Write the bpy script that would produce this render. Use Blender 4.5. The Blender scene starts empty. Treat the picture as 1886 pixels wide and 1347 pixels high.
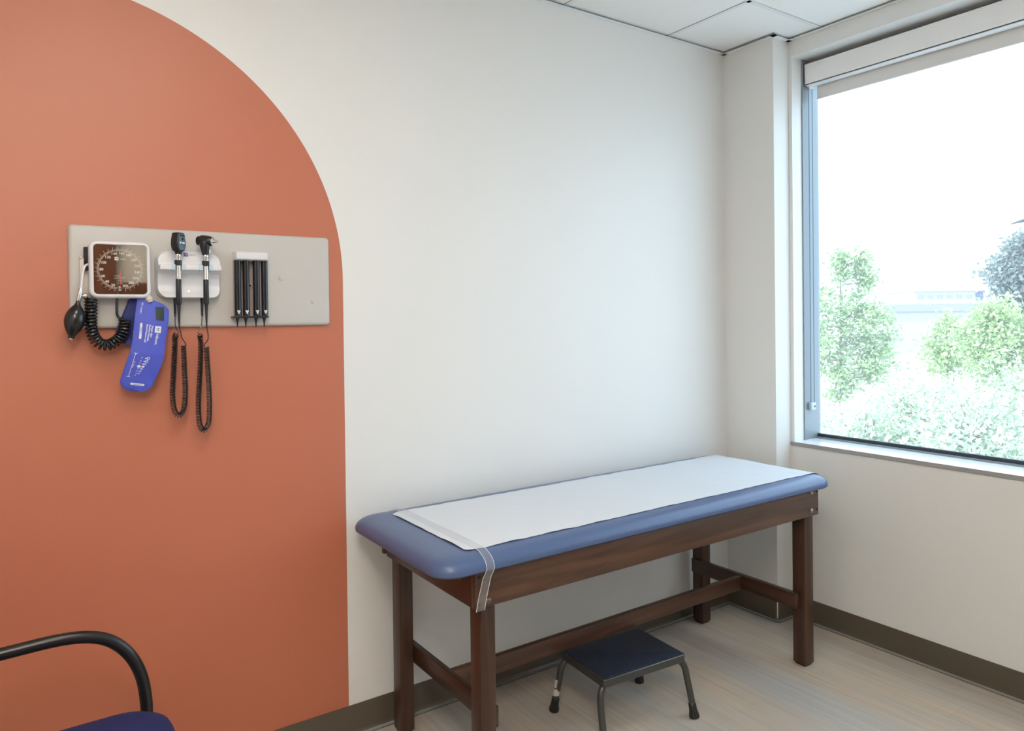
import bpy, bmesh, math, random
from mathutils import Vector, Matrix

scene = bpy.context.scene
COL = scene.collection
random.seed(7)
PI = math.pi

# ------------------------------------------------------------------ camera
cam_d = bpy.data.cameras.new('camera')
cam = bpy.data.objects.new('camera', cam_d)
COL.objects.link(cam)
cam_d.sensor_width = 36.0
cam_d.sensor_fit = 'HORIZONTAL'
cam_d.lens = 1340.2 / 1886.0 * 36.0
cam_d.shift_y = -(673.5 - 598.66) / 1886.0
cam_d.clip_start = 0.05
cam_d.clip_end = 500
yaw, pitch, roll = 0.604, -0.010, -0.012
fwd = Vector((math.sin(yaw) * math.cos(pitch), math.cos(yaw) * math.cos(pitch), math.sin(pitch)))
rgt = Vector((math.cos(yaw), -math.sin(yaw), 0))
upv = rgt.cross(fwd)
r2 = math.cos(roll) * rgt + math.sin(roll) * upv
u2 = -math.sin(roll) * rgt + math.cos(roll) * upv
m = Matrix((r2, u2, -fwd)).transposed().to_4x4()
m.translation = Vector((0, -2.35, 1.4185))
cam.matrix_world = m
scene.camera = cam

# ------------------------------------------------------------------ sky, sun, exposure
world = bpy.data.worlds.new('sky')
scene.world = world
world.use_nodes = True
bg = world.node_tree.nodes['Background']
bg.inputs[0].default_value = (0.62, 0.82, 1.0, 1)
bg.inputs[1].default_value = 3.6
sun_d = bpy.data.lights.new('sun', 'SUN')
sun_d.energy = 4.5
sun_d.angle = math.radians(1.0)
sun_d.color = (1.0, 0.96, 0.88)
sun = bpy.data.objects.new('sun', sun_d)
COL.objects.link(sun)
sun.rotation_euler = Vector((0.75, -0.25, -0.9)).to_track_quat('-Z', 'Y').to_euler()
sun.location = (-5, 5, 12)
por_d = bpy.data.lights.new('window_portal', 'AREA')
por_d.shape = 'RECTANGLE'
por_d.size, por_d.size_y = 1.75, 2.4
por_d.cycles.is_portal = True
por = bpy.data.objects.new('window_portal', por_d)
COL.objects.link(por)
por.location = (3.215, -1.5, 1.71)
por.rotation_euler = Vector((-1, 0, 0)).to_track_quat('-Z', 'Y').to_euler()
CEIL_LIGHT = 13.0
CEIL_COLOR = (1.0, 0.92, 0.82)
vs = scene.view_settings
vs.view_transform = 'Standard'
vs.look = 'None'
vs.gamma = 1.0
vs.use_curve_mapping = False
vs.exposure = 0.0


# ------------------------------------------------------------------ materials
def new_mat(name):
    mt = bpy.data.materials.new(name)
    mt.use_nodes = True
    return mt, mt.node_tree.nodes, mt.node_tree.links, mt.node_tree.nodes['Principled BSDF']


def plain(name, col, rough=0.5, metal=0.0, spec=0.5, bump=0.0, bscale=200.0, coat=0.0, vary=0.0):
    mt, n, l, b = new_mat(name)
    b.inputs['Base Color'].default_value = (*col, 1)
    b.inputs['Roughness'].default_value = rough
    b.inputs['Metallic'].default_value = metal
    b.inputs['Specular IOR Level'].default_value = spec
    b.inputs['Coat Weight'].default_value = coat
    if bump or vary:
        tc = n.new('ShaderNodeTexCoord')
        nz = n.new('ShaderNodeTexNoise')
        nz.inputs['Scale'].default_value = bscale
        nz.inputs['Detail'].default_value = 3
        l.new(tc.outputs['Object'], nz.inputs['Vector'])
        if bump:
            bp = n.new('ShaderNodeBump')
            bp.inputs['Strength'].default_value = bump
            bp.inputs['Distance'].default_value = 0.002
            l.new(nz.outputs['Fac'], bp.inputs['Height'])
            l.new(bp.outputs['Normal'], b.inputs['Normal'])
        if vary:
            mx = n.new('ShaderNodeMix')
            mx.data_type = 'RGBA'
            mx.inputs[6].default_value = (*[c * (1 - vary) for c in col], 1)
            mx.inputs[7].default_value = (*[min(1, c * (1 + vary)) for c in col], 1)
            l.new(nz.outputs['Fac'], mx.inputs[0])
            l.new(mx.outputs[2], b.inputs['Base Color'])
    return mt


def wood(name, dark, light, axis, rough=0.35):
    mt, n, l, b = new_mat(name)
    tc = n.new('ShaderNodeTexCoord')
    mp = n.new('ShaderNodeMapping')
    s = [34.0, 34.0, 34.0]
    s[axis] = 2.2
    mp.inputs['Scale'].default_value = s
    l.new(tc.outputs['Object'], mp.inputs['Vector'])
    nz = n.new('ShaderNodeTexNoise')
    nz.inputs['Scale'].default_value = 1.0
    nz.inputs['Detail'].default_value = 6
    nz.inputs['Distortion'].default_value = 0.6
    l.new(mp.outputs[0], nz.inputs['Vector'])
    n2 = n.new('ShaderNodeTexNoise')
    n2.inputs['Scale'].default_value = 3.0
    l.new(tc.outputs['Object'], n2.inputs['Vector'])
    ad = n.new('ShaderNodeMath')
    ad.operation = 'MULTIPLY_ADD'
    ad.inputs[1].default_value = 0.35
    l.new(n2.outputs['Fac'], ad.inputs[0])
    l.new(nz.outputs['Fac'], ad.inputs[2])
    cr = n.new('ShaderNodeValToRGB')
    cr.color_ramp.elements[0].position = 0.42
    cr.color_ramp.elements[0].color = (*dark, 1)
    cr.color_ramp.elements[1].position = 0.95
    cr.color_ramp.elements[1].color = (*light, 1)
    l.new(ad.outputs[0], cr.inputs[0])
    l.new(cr.outputs[0], b.inputs['Base Color'])
    b.inputs['Roughness'].default_value = rough
    bp = n.new('ShaderNodeBump')
    bp.inputs['Strength'].default_value = 0.08
    bp.inputs['Distance'].default_value = 0.001
    l.new(nz.outputs['Fac'], bp.inputs['Height'])
    l.new(bp.outputs['Normal'], b.inputs['Normal'])
    return mt


def mural_wall():
    mt, n, l, b = new_mat('painted_wall_with_arch')
    geo = n.new('ShaderNodeNewGeometry')
    sp = n.new('ShaderNodeSeparateXYZ')
    l.new(geo.outputs['Position'], sp.inputs[0])

    def mth(op, a, bb=None, c=None):
        k = n.new('ShaderNodeMath')
        k.operation = op
        for i, v in enumerate((a, bb, c)):
            if v is None:
                continue
            if isinstance(v, (int, float)):
                k.inputs[i].default_value = v
            else:
                l.new(v, k.inputs[i])
        return k.outputs[0]
    # arch: half circle of radius 0.818 about (0.110, 1.551), straight sides below
    dx = mth('SUBTRACT', sp.outputs['X'], 0.1105)
    dz = mth('MAXIMUM', mth('SUBTRACT', sp.outputs['Z'], 1.551), 0.0)
    r = mth('SQRT', mth('ADD', mth('MULTIPLY', dx, dx), mth('MULTIPLY', dz, dz)))
    inside = mth('LESS_THAN', r, 0.8185)
    mx = n.new('ShaderNodeMix')
    mx.data_type = 'RGBA'
    mx.inputs[6].default_value = (0.80, 0.80, 0.78, 1)
    mx.inputs[7].default_value = (0.515, 0.146, 0.069, 1)
    l.new(inside, mx.inputs[0])
    l.new(mx.outputs[2], b.inputs['Base Color'])
    b.inputs['Roughness'].default_value = 0.50
    b.inputs['Specular IOR Level'].default_value = 1.0
    nz = n.new('ShaderNodeTexNoise')
    nz.inputs['Scale'].default_value = 350
    l.new(geo.outputs['Position'], nz.inputs['Vector'])
    bp = n.new('ShaderNodeBump')
    bp.inputs['Strength'].default_value = 0.05
    bp.inputs['Distance'].default_value = 0.001
    l.new(nz.outputs['Fac'], bp.inputs['Height'])
    l.new(bp.outputs['Normal'], b.inputs['Normal'])
    return mt


def floor_mat():
    mt, n, l, b = new_mat('vinyl_plank_floor')
    tc = n.new('ShaderNodeNewGeometry')
    mp = n.new('ShaderNodeMapping')
    mp.inputs['Rotation'].default_value = (0, 0, PI / 2)
    mp.inputs['Location'].default_value = (0.1, 0.05, 0)
    l.new(tc.outputs['Position'], mp.inputs['Vector'])
    br = n.new('ShaderNodeTexBrick')
    br.offset = 0.37
    br.inputs['Scale'].default_value = 1.0
    br.inputs['Brick Width'].default_value = 1.22
    br.inputs['Row Height'].default_value = 0.18
    br.inputs['Mortar Size'].default_value = 0.0008
    br.inputs['Mortar Smooth'].default_value = 0.4
    br.inputs['Bias'].default_value = 0.0
    br.inputs['Color1'].default_value = (0.55, 0.50, 0.43, 1)
    br.inputs['Color2'].default_value = (0.51, 0.465, 0.41, 1)
    br.inputs['Mortar'].default_value = (0.45, 0.41, 0.35, 1)
    l.new(mp.outputs[0], br.inputs['Vector'])
    m2 = n.new('ShaderNodeMapping')
    m2.inputs['Scale'].default_value = (60, 2.2, 1)
    l.new(tc.outputs['Position'], m2.inputs['Vector'])
    nz = n.new('ShaderNodeTexNoise')
    nz.inputs['Scale'].default_value = 1.0
    nz.inputs['Detail'].default_value = 7
    nz.inputs['Distortion'].default_value = 0.4
    l.new(m2.outputs[0], nz.inputs['Vector'])
    m3 = n.new('ShaderNodeMapping')
    m3.inputs['Scale'].default_value = (5, 0.7, 1)
    l.new(tc.outputs['Position'], m3.inputs['Vector'])
    n3 = n.new('ShaderNodeTexNoise')
    n3.inputs['Scale'].default_value = 1.0
    n3.inputs['Detail'].default_value = 2
    l.new(m3.outputs[0], n3.inputs['Vector'])
    cr = n.new('ShaderNodeValToRGB')
    cr.color_ramp.elements[0].position = 0.3
    cr.color_ramp.elements[0].color = (0.86, 0.86, 0.87, 1)
    cr.color_ramp.elements[1].position = 0.72
    cr.color_ramp.elements[1].color = (1.10, 1.09, 1.07, 1)
    l.new(nz.outputs['Fac'], cr.inputs[0])
    c3 = n.new('ShaderNodeValToRGB')
    c3.color_ramp.elements[0].position = 0.35
    c3.color_ramp.elements[0].color = (0.95, 1.0, 1.06, 1)
    c3.color_ramp.elements[1].position = 0.65
    c3.color_ramp.elements[1].color = (1.08, 0.97, 0.86, 1)
    l.new(n3.outputs['Fac'], c3.inputs[0])
    mx = n.new('ShaderNodeMix')
    mx.data_type = 'RGBA'
    mx.blend_type = 'MULTIPLY'
    mx.inputs[0].default_value = 1
    l.new(br.outputs['Color'], mx.inputs[6])
    l.new(cr.outputs[0], mx.inputs[7])
    my = n.new('ShaderNodeMix')
    my.data_type = 'RGBA'
    my.blend_type = 'MULTIPLY'
    my.inputs[0].default_value = 1
    l.new(mx.outputs[2], my.inputs[6])
    l.new(c3.outputs[0], my.inputs[7])
    l.new(my.outputs[2], b.inputs['Base Color'])
    b.inputs['Roughness'].default_value = 0.42
    b.inputs['Specular IOR Level'].default_value = 0.4
    return mt


def clear_mat(name, tint=(1, 1, 1), gloss=0.08, rough=0.03, haze=0.0):
    mt, n, l, b = new_mat(name)
    n.remove(b)
    out = n['Material Output']
    tr = n.new('ShaderNodeBsdfTransparent')
    tr.inputs[0].default_value = (*tint, 1)
    gl = n.new('ShaderNodeBsdfGlossy')
    gl.inputs['Roughness'].default_value = rough
    mx = n.new('ShaderNodeMixShader')
    mx.inputs[0].default_value = gloss
    l.new(tr.outputs[0], mx.inputs[1])
    l.new(gl.outputs[0], mx.inputs[2])
    last = mx
    if haze:
        df = n.new('ShaderNodeBsdfDiffuse')
        df.inputs[0].default_value = (0.9, 0.92, 0.95, 1)
        m2 = n.new('ShaderNodeMixShader')
        m2.inputs[0].default_value = haze
        l.new(mx.outputs[0], m2.inputs[1])
        l.new(df.outputs[0], m2.inputs[2])
        last = m2
    l.new(last.outputs[0], out.inputs[0])
    return mt


def flare_veil_glass(name):
    """clear pane with a scattering film that imitates a veil of flare"""
    mt, n, l, b = new_mat(name)
    n.remove(b)
    out = n['Material Output']
    tr = n.new('ShaderNodeBsdfTransparent')
    tr.inputs[0].default_value = (0.97, 0.99, 0.98, 1)
    tl = n.new('ShaderNodeBsdfTranslucent')
    tl.inputs[0].default_value = (1, 1, 1, 1)
    gl = n.new('ShaderNodeBsdfGlossy')
    gl.inputs['Roughness'].default_value = 0.0
    m1 = n.new('ShaderNodeMixShader')
    m1.inputs[0].default_value = 0.09  # share of the white flare veil laid over the view
    l.new(tr.outputs[0], m1.inputs[1])
    l.new(tl.outputs[0], m1.inputs[2])
    m2 = n.new('ShaderNodeMixShader')
    m2.inputs[0].default_value = 0.03
    l.new(m1.outputs[0], m2.inputs[1])
    l.new(gl.outputs[0], m2.inputs[2])
    l.new(m2.outputs[0], out.inputs[0])
    return mt


def leaf_mat(name, c1, c2, trans=0.35):
    mt, n, l, b = new_mat(name)
    n.remove(b)
    out = n['Material Output']
    geo = n.new('ShaderNodeNewGeometry')
    mx = n.new('ShaderNodeMix')
    mx.data_type = 'RGBA'
    mx.inputs[6].default_value = (*c1, 1)
    mx.inputs[7].default_value = (*c2, 1)
    l.new(geo.outputs['Random Per Island'], mx.inputs[0])
    df = n.new('ShaderNodeBsdfDiffuse')
    tl = n.new('ShaderNodeBsdfTranslucent')
    l.new(mx.outputs[2], df.inputs[0])
    l.new(mx.outputs[2], tl.inputs[0])
    ms = n.new('ShaderNodeMixShader')
    ms.inputs[0].default_value = trans
    l.new(df.outputs[0], ms.inputs[1])
    l.new(tl.outputs[0], ms.inputs[2])
    l.new(ms.outputs[0], out.inputs[0])
    return mt


def emit(name, col, s):
    mt, n, l, b = new_mat(name)
    b.inputs['Base Color'].default_value = (*col, 1)
    b.inputs['Emission Color'].default_value = (*col, 1)
    b.inputs['Emission Strength'].default_value = s
    return mt


M = dict(
    mural=mural_wall(),
    wall=plain('white_wall_paint', (0.80, 0.80, 0.78), 0.5, spec=0.3, bump=0.05, bscale=350),
    rear=plain('beige_wall_paint', (0.80, 0.78, 0.73), 0.6, spec=0.3),
    ceil=plain('ceiling_tile', (0.90, 0.90, 0.88), 0.8, spec=0.2, bump=0.3, bscale=260),
    grid=plain('ceiling_grid', (0.80, 0.82, 0.81), 0.5),
    gap=plain('grid_shadow_gap', (0.25, 0.26, 0.26), 0.7),
    floor=floor_mat(),
    toe=plain('pale_cove_toe', (0.30, 0.30, 0.27), 0.25),
    base=plain('rubber_cove_base', (0.104, 0.085, 0.062), 0.22, spec=0.5),
    white=plain('white_enamel', (0.90, 0.90, 0.90), 0.3),
    alu=plain('clear_anodised_aluminium', (0.27, 0.315, 0.35), 0.40, metal=0.2),
    sill=plain('solid_surface_sill', (0.82, 0.83, 0.84), 0.18),
    silledge=plain('sill_edge', (0.36, 0.35, 0.34), 0.4),
    gasket=plain('dark_gasket', (0.035, 0.042, 0.055), 0.5),
    glass=flare_veil_glass('window_glass'),
    shade=plain('grey_shade_fabric', (0.80, 0.79, 0.77), 0.9, bump=0.3, bscale=900),
    chain=plain('steel_bead', (0.10, 0.12, 0.16), 0.35, metal=0.5),
    clear=clear_mat('clear_plastic', (0.96, 0.97, 0.98), 0.10, 0.12, 0.10),
    edge=plain('clear_plastic_rim', (0.85, 0.87, 0.9), 0.2),
    panel=plain('grey_laminate', (0.55, 0.53, 0.50), 0.45, spec=0.4),
    wplastic=plain('white_plastic', (0.74, 0.74, 0.765), 0.3),
    offwhite=plain('off_white_plastic', (0.66, 0.62, 0.57), 0.45),
    blk=plain('black_plastic', (0.012, 0.012, 0.013), 0.32),
    rubber=plain('black_rubber', (0.010, 0.010, 0.011), 0.22, spec=0.6),
    blkgloss=plain('glossy_black_tube', (0.010, 0.010, 0.012), 0.10),
    chrome=plain('satin_chrome', (0.72, 0.70, 0.68), 0.18, metal=1.0),
    dial=plain('mirror_black_dial', (0.40, 0.36, 0.31), 0.03, metal=1.0),
    mark=plain('dial_white_print', (0.62, 0.58, 0.50), 0.6),
    red=plain('red_needle', (0.75, 0.10, 0.07), 0.5),
    cuff=plain('blue_nylon', (0.072, 0.100, 0.56), 0.55, bump=0.15, bscale=900),
    cuffdk=plain('navy_nylon_lining', (0.035, 0.042, 0.20), 0.65, bump=0.15, bscale=900),
    print_=plain('white_print', (0.74, 0.76, 0.82), 0.6),
    patch=plain('dark_green_patch', (0.018, 0.036, 0.040), 0.35, vary=0.3, bscale=80),
    bluelogo=plain('violet_blue_print', (0.16, 0.17, 0.52), 0.4),
    greyprint=plain('grey_print', (0.30, 0.31, 0.34), 0.5),
    clip=plain('pale_blue_plastic', (0.50, 0.62, 0.70), 0.25),
    led=emit('green_led', (0.75, 1.0, 0.35), 2.5),
    screen=plain('bluish_glass_face', (0.10, 0.15, 0.19), 0.12),
    tan=plain('pinkish_tan_plate', (0.42, 0.34, 0.31), 0.5),
    wood_x=wood('walnut_stain_lengthwise', (0.036, 0.017, 0.010), (0.135, 0.062, 0.036), 0),
    wood_y=wood('walnut_stain_crosswise', (0.026, 0.011, 0.006), (0.085, 0.036, 0.020), 1),
    wood_z=wood('walnut_stain_upright', (0.026, 0.012, 0.007), (0.095, 0.041, 0.022), 2),  # same walnut as the apron, darkened to hold the shade on the legs
    door=wood('brown_door_veneer', (0.14, 0.050, 0.028), (0.23, 0.090, 0.052), 2, 0.4),
    vinyl=plain('slate_blue_vinyl', (0.080, 0.125, 0.255), 0.32, spec=0.5, bump=0.08, bscale=600),
    paper=plain('white_crepe_paper', (0.70, 0.735, 0.78), 0.85, spec=0.1, bump=0.5, bscale=500),  # faint blue of the skylight is put into the white
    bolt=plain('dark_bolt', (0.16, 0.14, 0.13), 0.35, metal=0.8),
    boltlit=plain('lit_steel_bolt', (0.42, 0.38, 0.36), 0.35, metal=0.8),  # paler copy of the bolt metal, coloured as if in brighter light
    hole=plain('black_hole', (0.004, 0.004, 0.004), 0.8),
    gunmetal=plain('gunmetal_tube', (0.085, 0.082, 0.078), 0.32, metal=0.6),
    mat=plain('black_rubber_tread', (0.022, 0.028, 0.046), 0.46, bump=0.35, bscale=60, vary=0.45),
    sticker=plain('paper_sticker', (0.55, 0.53, 0.50), 0.6),
    chairblk=plain('black_arm_coating', (0.012, 0.011, 0.011), 0.30),
    navy=plain('navy_upholstery', (0.008, 0.018, 0.105), 0.75, bump=0.25, bscale=700),
    bark=plain('grey_brown_bark', (0.26, 0.22, 0.18), 0.9),
    leaf_a=leaf_mat('fresh_green_leaves', (0.26, 0.38, 0.19), (0.62, 0.73, 0.44)),
    leaf_b=leaf_mat('bright_green_leaves', (0.30, 0.43, 0.20), (0.68, 0.78, 0.44)),
    leaf_c=leaf_mat('grey_green_leaves', (0.20, 0.25, 0.25), (0.36, 0.41, 0.38)),
    leaf_d=leaf_mat('haze_paled_leaves', (0.40, 0.50, 0.37), (0.76, 0.82, 0.66)),  # leaf colour paled to carry the bright haze over the low shrubs
    leaf_e=leaf_mat('haze_paled_olive_leaves', (0.34, 0.45, 0.29), (0.70, 0.78, 0.58)),  # olive leaves, paled for the same bright haze
    ground=plain('pale_concrete_ground', (0.50, 0.50, 0.50), 0.9),
    bwall=plain('white_stucco', (0.42, 0.42, 0.44), 0.8),
    bband=plain('mauve_fascia', (0.30, 0.29, 0.32), 0.8),
    bwin=plain('dark_window_glass', (0.11, 0.13, 0.20), 0.2),
    lamp=plain('dark_lamp_housing', (0.025, 0.028, 0.035), 0.5),
    lampglow=emit('ceiling_light_diffuser', CEIL_COLOR, CEIL_LIGHT),
    fillglow=emit('fill_light_diffuser', CEIL_COLOR, CEIL_LIGHT * 2.0),
)

# ------------------------------------------------------------------ object helpers
ORIGIN = {}


def obj(name, bm, mat, parent=None, smooth=True, label=None):
    org = ORIGIN.get(parent.name, Vector((0, 0, 0))) if parent else Vector((0, 0, 0))
    bmesh.ops.remove_doubles(bm, verts=bm.verts, dist=1e-6)
    bmesh.ops.recalc_face_normals(bm, faces=bm.faces)
    me = bpy.data.meshes.new(name)
    if org.length:
        bmesh.ops.translate(bm, verts=bm.verts, vec=-org)
    bm.to_mesh(me)
    bm.free()
    for mt in (mat if isinstance(mat, (list, tuple)) else [mat]):
        me.materials.append(mt)
    o = bpy.data.objects.new(name, me)
    COL.objects.link(o)
    if smooth:
        for p in me.polygons:
            p.use_smooth = True
        me.set_sharp_from_angle(angle=math.radians(38))
    if parent:
        o.parent = parent
        ORIGIN[o.name] = org
    if label:
        o['label'] = label
    return o


def thing(name, label, cat, loc, group=None, kind=None):
    o = bpy.data.objects.new(name, None)
    o.empty_display_size = 0.05
    COL.objects.link(o)
    o.location = loc
    ORIGIN[o.name] = Vector(loc)
    o['label'] = label
    o['category'] = cat
    if group:
        o['group'] = group
    if kind:
        o['kind'] = kind
    return o


def tag(o, label, cat, group=None, kind=None):
    o['label'] = label
    o['category'] = cat
    if group:
        o['group'] = group
    if kind:
        o['kind'] = kind
    return o


def struct(name, bm, mat, smooth=False, label=None):
    o = obj(name, bm, mat, None, smooth)
    o['kind'] = 'structure'
    if label:
        o['label'] = label
    return o


def B():
    return bmesh.new()


def box(bm, x0, x1, y0, y1, z0, z1, bev=0.0, seg=2, mi=0):
    vs_ = [bm.verts.new((x, y, z)) for z in (z0, z1) for y in (y0, y1) for x in (x0, x1)]
    idx = [(0, 2, 3, 1), (4, 5, 7, 6), (0, 1, 5, 4), (2, 6, 7, 3), (0, 4, 6, 2), (1, 3, 7, 5)]
    fs = [bm.faces.new([vs_[i] for i in f]) for f in idx]
    for f in fs:
        f.material_index = mi
    if bev:
        es = list({e for f in fs for e in f.edges})
        bmesh.ops.bevel(bm, geom=es, offset=bev, segments=seg, profile=0.5, affect='EDGES')
    return bm


def loft(bm, loops, cap=True, closed=True, mi=0):
    rings = [[bm.verts.new(p) for p in lp] for lp in loops]
    n = len(rings[0])
    for a, b in zip(rings, rings[1:]):
        for i in range(n if closed else n - 1):
            j = (i + 1) % n
            try:
                bm.faces.new((a[i], a[j], b[j], b[i])).material_index = mi
            except ValueError:
                pass
    if cap:
        for r in (rings[0], rings[-1]):
            try:
                bm.faces.new(r).material_index = mi
            except ValueError:
                pass
    return bm


def smooth_path(pts, step):
    P = [Vector(p) for p in pts]
    if len(P) < 3:
        L = (P[1] - P[0]).length
        k = max(1, int(L / step))
        return [P[0].lerp(P[1], i / k) for i in range(k + 1)]
    E_ = [2 * P[0] - P[1]] + P + [2 * P[-1] - P[-2]]
    out = []
    for i in range(1, len(E_) - 2):
        p0, p1, p2, p3 = E_[i - 1:i + 3]
        k = max(1, int((p2 - p1).length / step))
        for j in range(k):
            t = j / k
            out.append(0.5 * ((2 * p1) + (p2 - p0) * t + (2 * p0 - 5 * p1 + 4 * p2 - p3) * t * t
                              + (3 * p1 - p0 - 3 * p2 + p3) * t ** 3))
    out.append(P[-1])
    return out


def frames(path):
    T = []
    for i in range(len(path)):
        a = path[max(0, i - 1)]
        b = path[min(len(path) - 1, i + 1)]
        T.append((b - a).normalized())
    t0 = T[0]
    nrm = t0.orthogonal().normalized()
    out = []
    for t in T:
        nrm = (nrm - t * nrm.dot(t))
        nrm = nrm.normalized() if nrm.length > 1e-9 else t.orthogonal().normalized()
        out.append((t, nrm, t.cross(nrm)))
    return out


def tube(bm, pts, r, seg=10, step=0.01, smooth=True, radii=None, up=None, ry=None, mi=0):
    """sweep a circle (or, with ry and a fixed up axis, an ellipse) along a path"""
    path = smooth_path(pts, step) if smooth else [Vector(p) for p in pts]
    fr = frames(path)
    loops = []
    for k, (p, (t, a, b)) in enumerate(zip(path, fr)):
        rr = r
        if radii:
            f = k / (len(path) - 1) * (len(radii) - 1)
            i = min(int(f), len(radii) - 2)
            rr = radii[i] + (radii[i + 1] - radii[i]) * (f - i)
        if up is not None:
            a = (Vector(up) - t * Vector(up).dot(t)).normalized()
            b = t.cross(a)
        r_b = ry if ry else rr
        loops.append([p + a * (rr * math.cos(2 * PI * i / seg)) + b * (r_b * math.sin(2 * PI * i / seg)) for i in range(seg)])
    return loft(bm, loops, mi=mi)


def lathe(bm, base, axis, prof, seg=24, mi=0):
    """prof: list of (distance along axis, radius)"""
    ax = Vector(axis).normalized()
    a = ax.orthogonal().normalized()
    b = ax.cross(a)
    base = Vector(base)
    loops = [[base + ax * d + a * (max(r, 1e-5) * math.cos(2 * PI * i / seg)) + b * (max(r, 1e-5) * math.sin(2 * PI * i / seg))
              for i in range(seg)] for d, r in prof]
    return loft(bm, loops, mi=mi)


def coil(bm, pts, R, r, pitch, seg=6, per=14):
    path = smooth_path(pts, 0.004)
    L = [0.0]
    for a, b in zip(path, path[1:]):
        L.append(L[-1] + (b - a).length)
    fr = frames(path)
    turns = L[-1] / pitch
    N = int(turns * per)
    out = []
    k = 0
    for i in range(N + 1):
        s = L[-1] * i / N
        while k < len(L) - 2 and L[k + 1] < s:
            k += 1
        u = (s - L[k]) / max(1e-9, L[k + 1] - L[k])
        p = path[k].lerp(path[k + 1], u)
        a = fr[k][1].lerp(fr[k + 1][1], u).normalized()
        b = fr[k][2].lerp(fr[k + 1][2], u).normalized()
        w = 2 * PI * turns * i / N
        out.append(p + a * (R * math.cos(w)) + b * (R * math.sin(w)))
    return tube(bm, out, r, seg=seg, smooth=False)


def rrect(x0, x1, y0, y1, r, n=6):
    pts = []
    for cx, cy, a0 in ((x1 - r, y1 - r, 0), (x0 + r, y1 - r, 90), (x0 + r, y0 + r, 180), (x1 - r, y0 + r, 270)):
        for i in range(n + 1):
            a = math.radians(a0 + 90 * i / n)
            pts.append((cx + r * math.cos(a), cy + r * math.sin(a)))
    return pts


def rslab_xz(bm, x0, x1, z0, z1, r, prof, n=6, mi=0):
    """rounded rectangle in the wall plane, prof = list of (y, inset)"""
    loops = []
    for y, ins in prof:
        loops.append([(x, y, z) for x, z in rrect(x0 + ins, x1 - ins, z0 + ins, z1 - ins, max(1e-4, r - ins), n)])
    return loft(bm, loops, mi=mi)


def rows_slab(bm, rows, ncol=10, edge=0.004, mi=0):
    """rows: (z, xl, xr, yfront, yback); front face rounds off at its left and right edges"""
    loops = []
    for z, xl, xr, yf, yb in rows:
        lp = []
        w = xr - xl
        e = min(edge, w / 3)
        for i in range(ncol + 1):
            x = xl + w * i / ncol
            d = min(x - xl, xr - x)
            k = 0.0 if d >= e else (1 - math.sqrt(max(0, 1 - (1 - d / e) ** 2)))
            lp.append((x, yf + (yb - yf) * 0.85 * k, z))
        lp += [(xr, yb, z), (xl, yb, z)]
        loops.append(lp)
    return loft(bm, loops, mi=mi)


def interp(tab, z):
    """tab sorted by descending z: (z, value)"""
    if z >= tab[0][0]:
        return tab[0][1]
    for (za, va), (zb, vb) in zip(tab, tab[1:]):
        if za >= z >= zb:
            return va + (vb - va) * (za - z) / max(1e-9, za - zb)
    return tab[-1][1]


def text_into(bm, s, size, origin, xdir, ydir, bold=0.0, align='LEFT', yfun=None, mi=0):
    """flat lettering laid on a surface"""
    cu = bpy.data.curves.new('lettering', 'FONT')
    cu.body = s
    cu.size = size
    cu.align_x = align
    cu.align_y = 'CENTER'
    cu.offset = bold
    cu.resolution_u = 3
    o = bpy.data.objects.new('lettering', cu)
    COL.objects.link(o)
    dg = bpy.context.evaluated_depsgraph_get()
    me = o.evaluated_get(dg).to_mesh()
    xd, yd, og = Vector(xdir).normalized(), Vector(ydir).normalized(), Vector(origin)
    vv = []
    for v in me.vertices:
        p = og + xd * v.co.x + yd * v.co.y
        if yfun:
            p.y = yfun(p.x, p.z)
        vv.append(bm.verts.new(p))
    for f in me.polygons:
        try:
            bm.faces.new([vv[i] for i in f.vertices]).material_index = mi
        except ValueError:
            pass
    bpy.data.objects.remove(o)
    bpy.data.curves.remove(cu)


def quad(bm, pts, mi=0):
    f = bm.faces.new([bm.verts.new(p) for p in pts])
    f.material_index = mi
    return f


# ------------------------------------------------------------------ room shell
X_COL, X_WIN, Y_COL, Z_CEIL = 2.90, 3.013, -0.2815, 2.70
X_LEFT, Y_REAR = -1.10, -3.40
bm = B()
box(bm, X_LEFT - 0.1, X_WIN + 0.21, Y_REAR - 0.1, 0.1, -0.1, 0)
struct('floor', bm, M['floor'])

bm = B()
box(bm, X_LEFT - 0.1, X_WIN + 0.21, 0, 0.1, 0, Z_CEIL + 0.1)
struct('wall_back', bm, M['mural'])
bm = B()
box(bm, X_COL, X_WIN + 0.21, Y_COL, 0, 0, Z_CEIL + 0.1)
struct('wall_column', bm, M['wall'])
bm = B()
WY0, WY1, WZ0, WZ1 = -2.70, -0.300, 0.8225, 2.6175   # window opening
box(bm, X_WIN, X_WIN + 0.21, Y_REAR, Y_COL, 0, 0.803)
box(bm, X_WIN, X_WIN + 0.21, Y_REAR, Y_COL, WZ1, Z_CEIL + 0.1)
box(bm, X_WIN, X_WIN + 0.21, WY1, Y_COL, 0.803, WZ1)
box(bm, X_WIN, X_WIN + 0.21, Y_REAR, WY0, 0.803, WZ1)
struct('wall_right', bm, M['wall'])
bm = B()
box(bm, X_LEFT - 0.1, X_LEFT, Y_REAR, 0, 0, Z_CEIL + 0.1)
struct('wall_left', bm, M['wall'])
bm = B()
box(bm, X_LEFT - 0.1, X_WIN + 0.21, Y_REAR - 0.1, Y_REAR, 0, Z_CEIL + 0.1)
struct('wall_rear', bm, M['rear'])
bm = B()
box(bm, -0.35, 0.60, Y_REAR, Y_REAR + 0.04, 0, 2.10)
struct('door_1', bm, M['door'])
bm = B()
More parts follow.
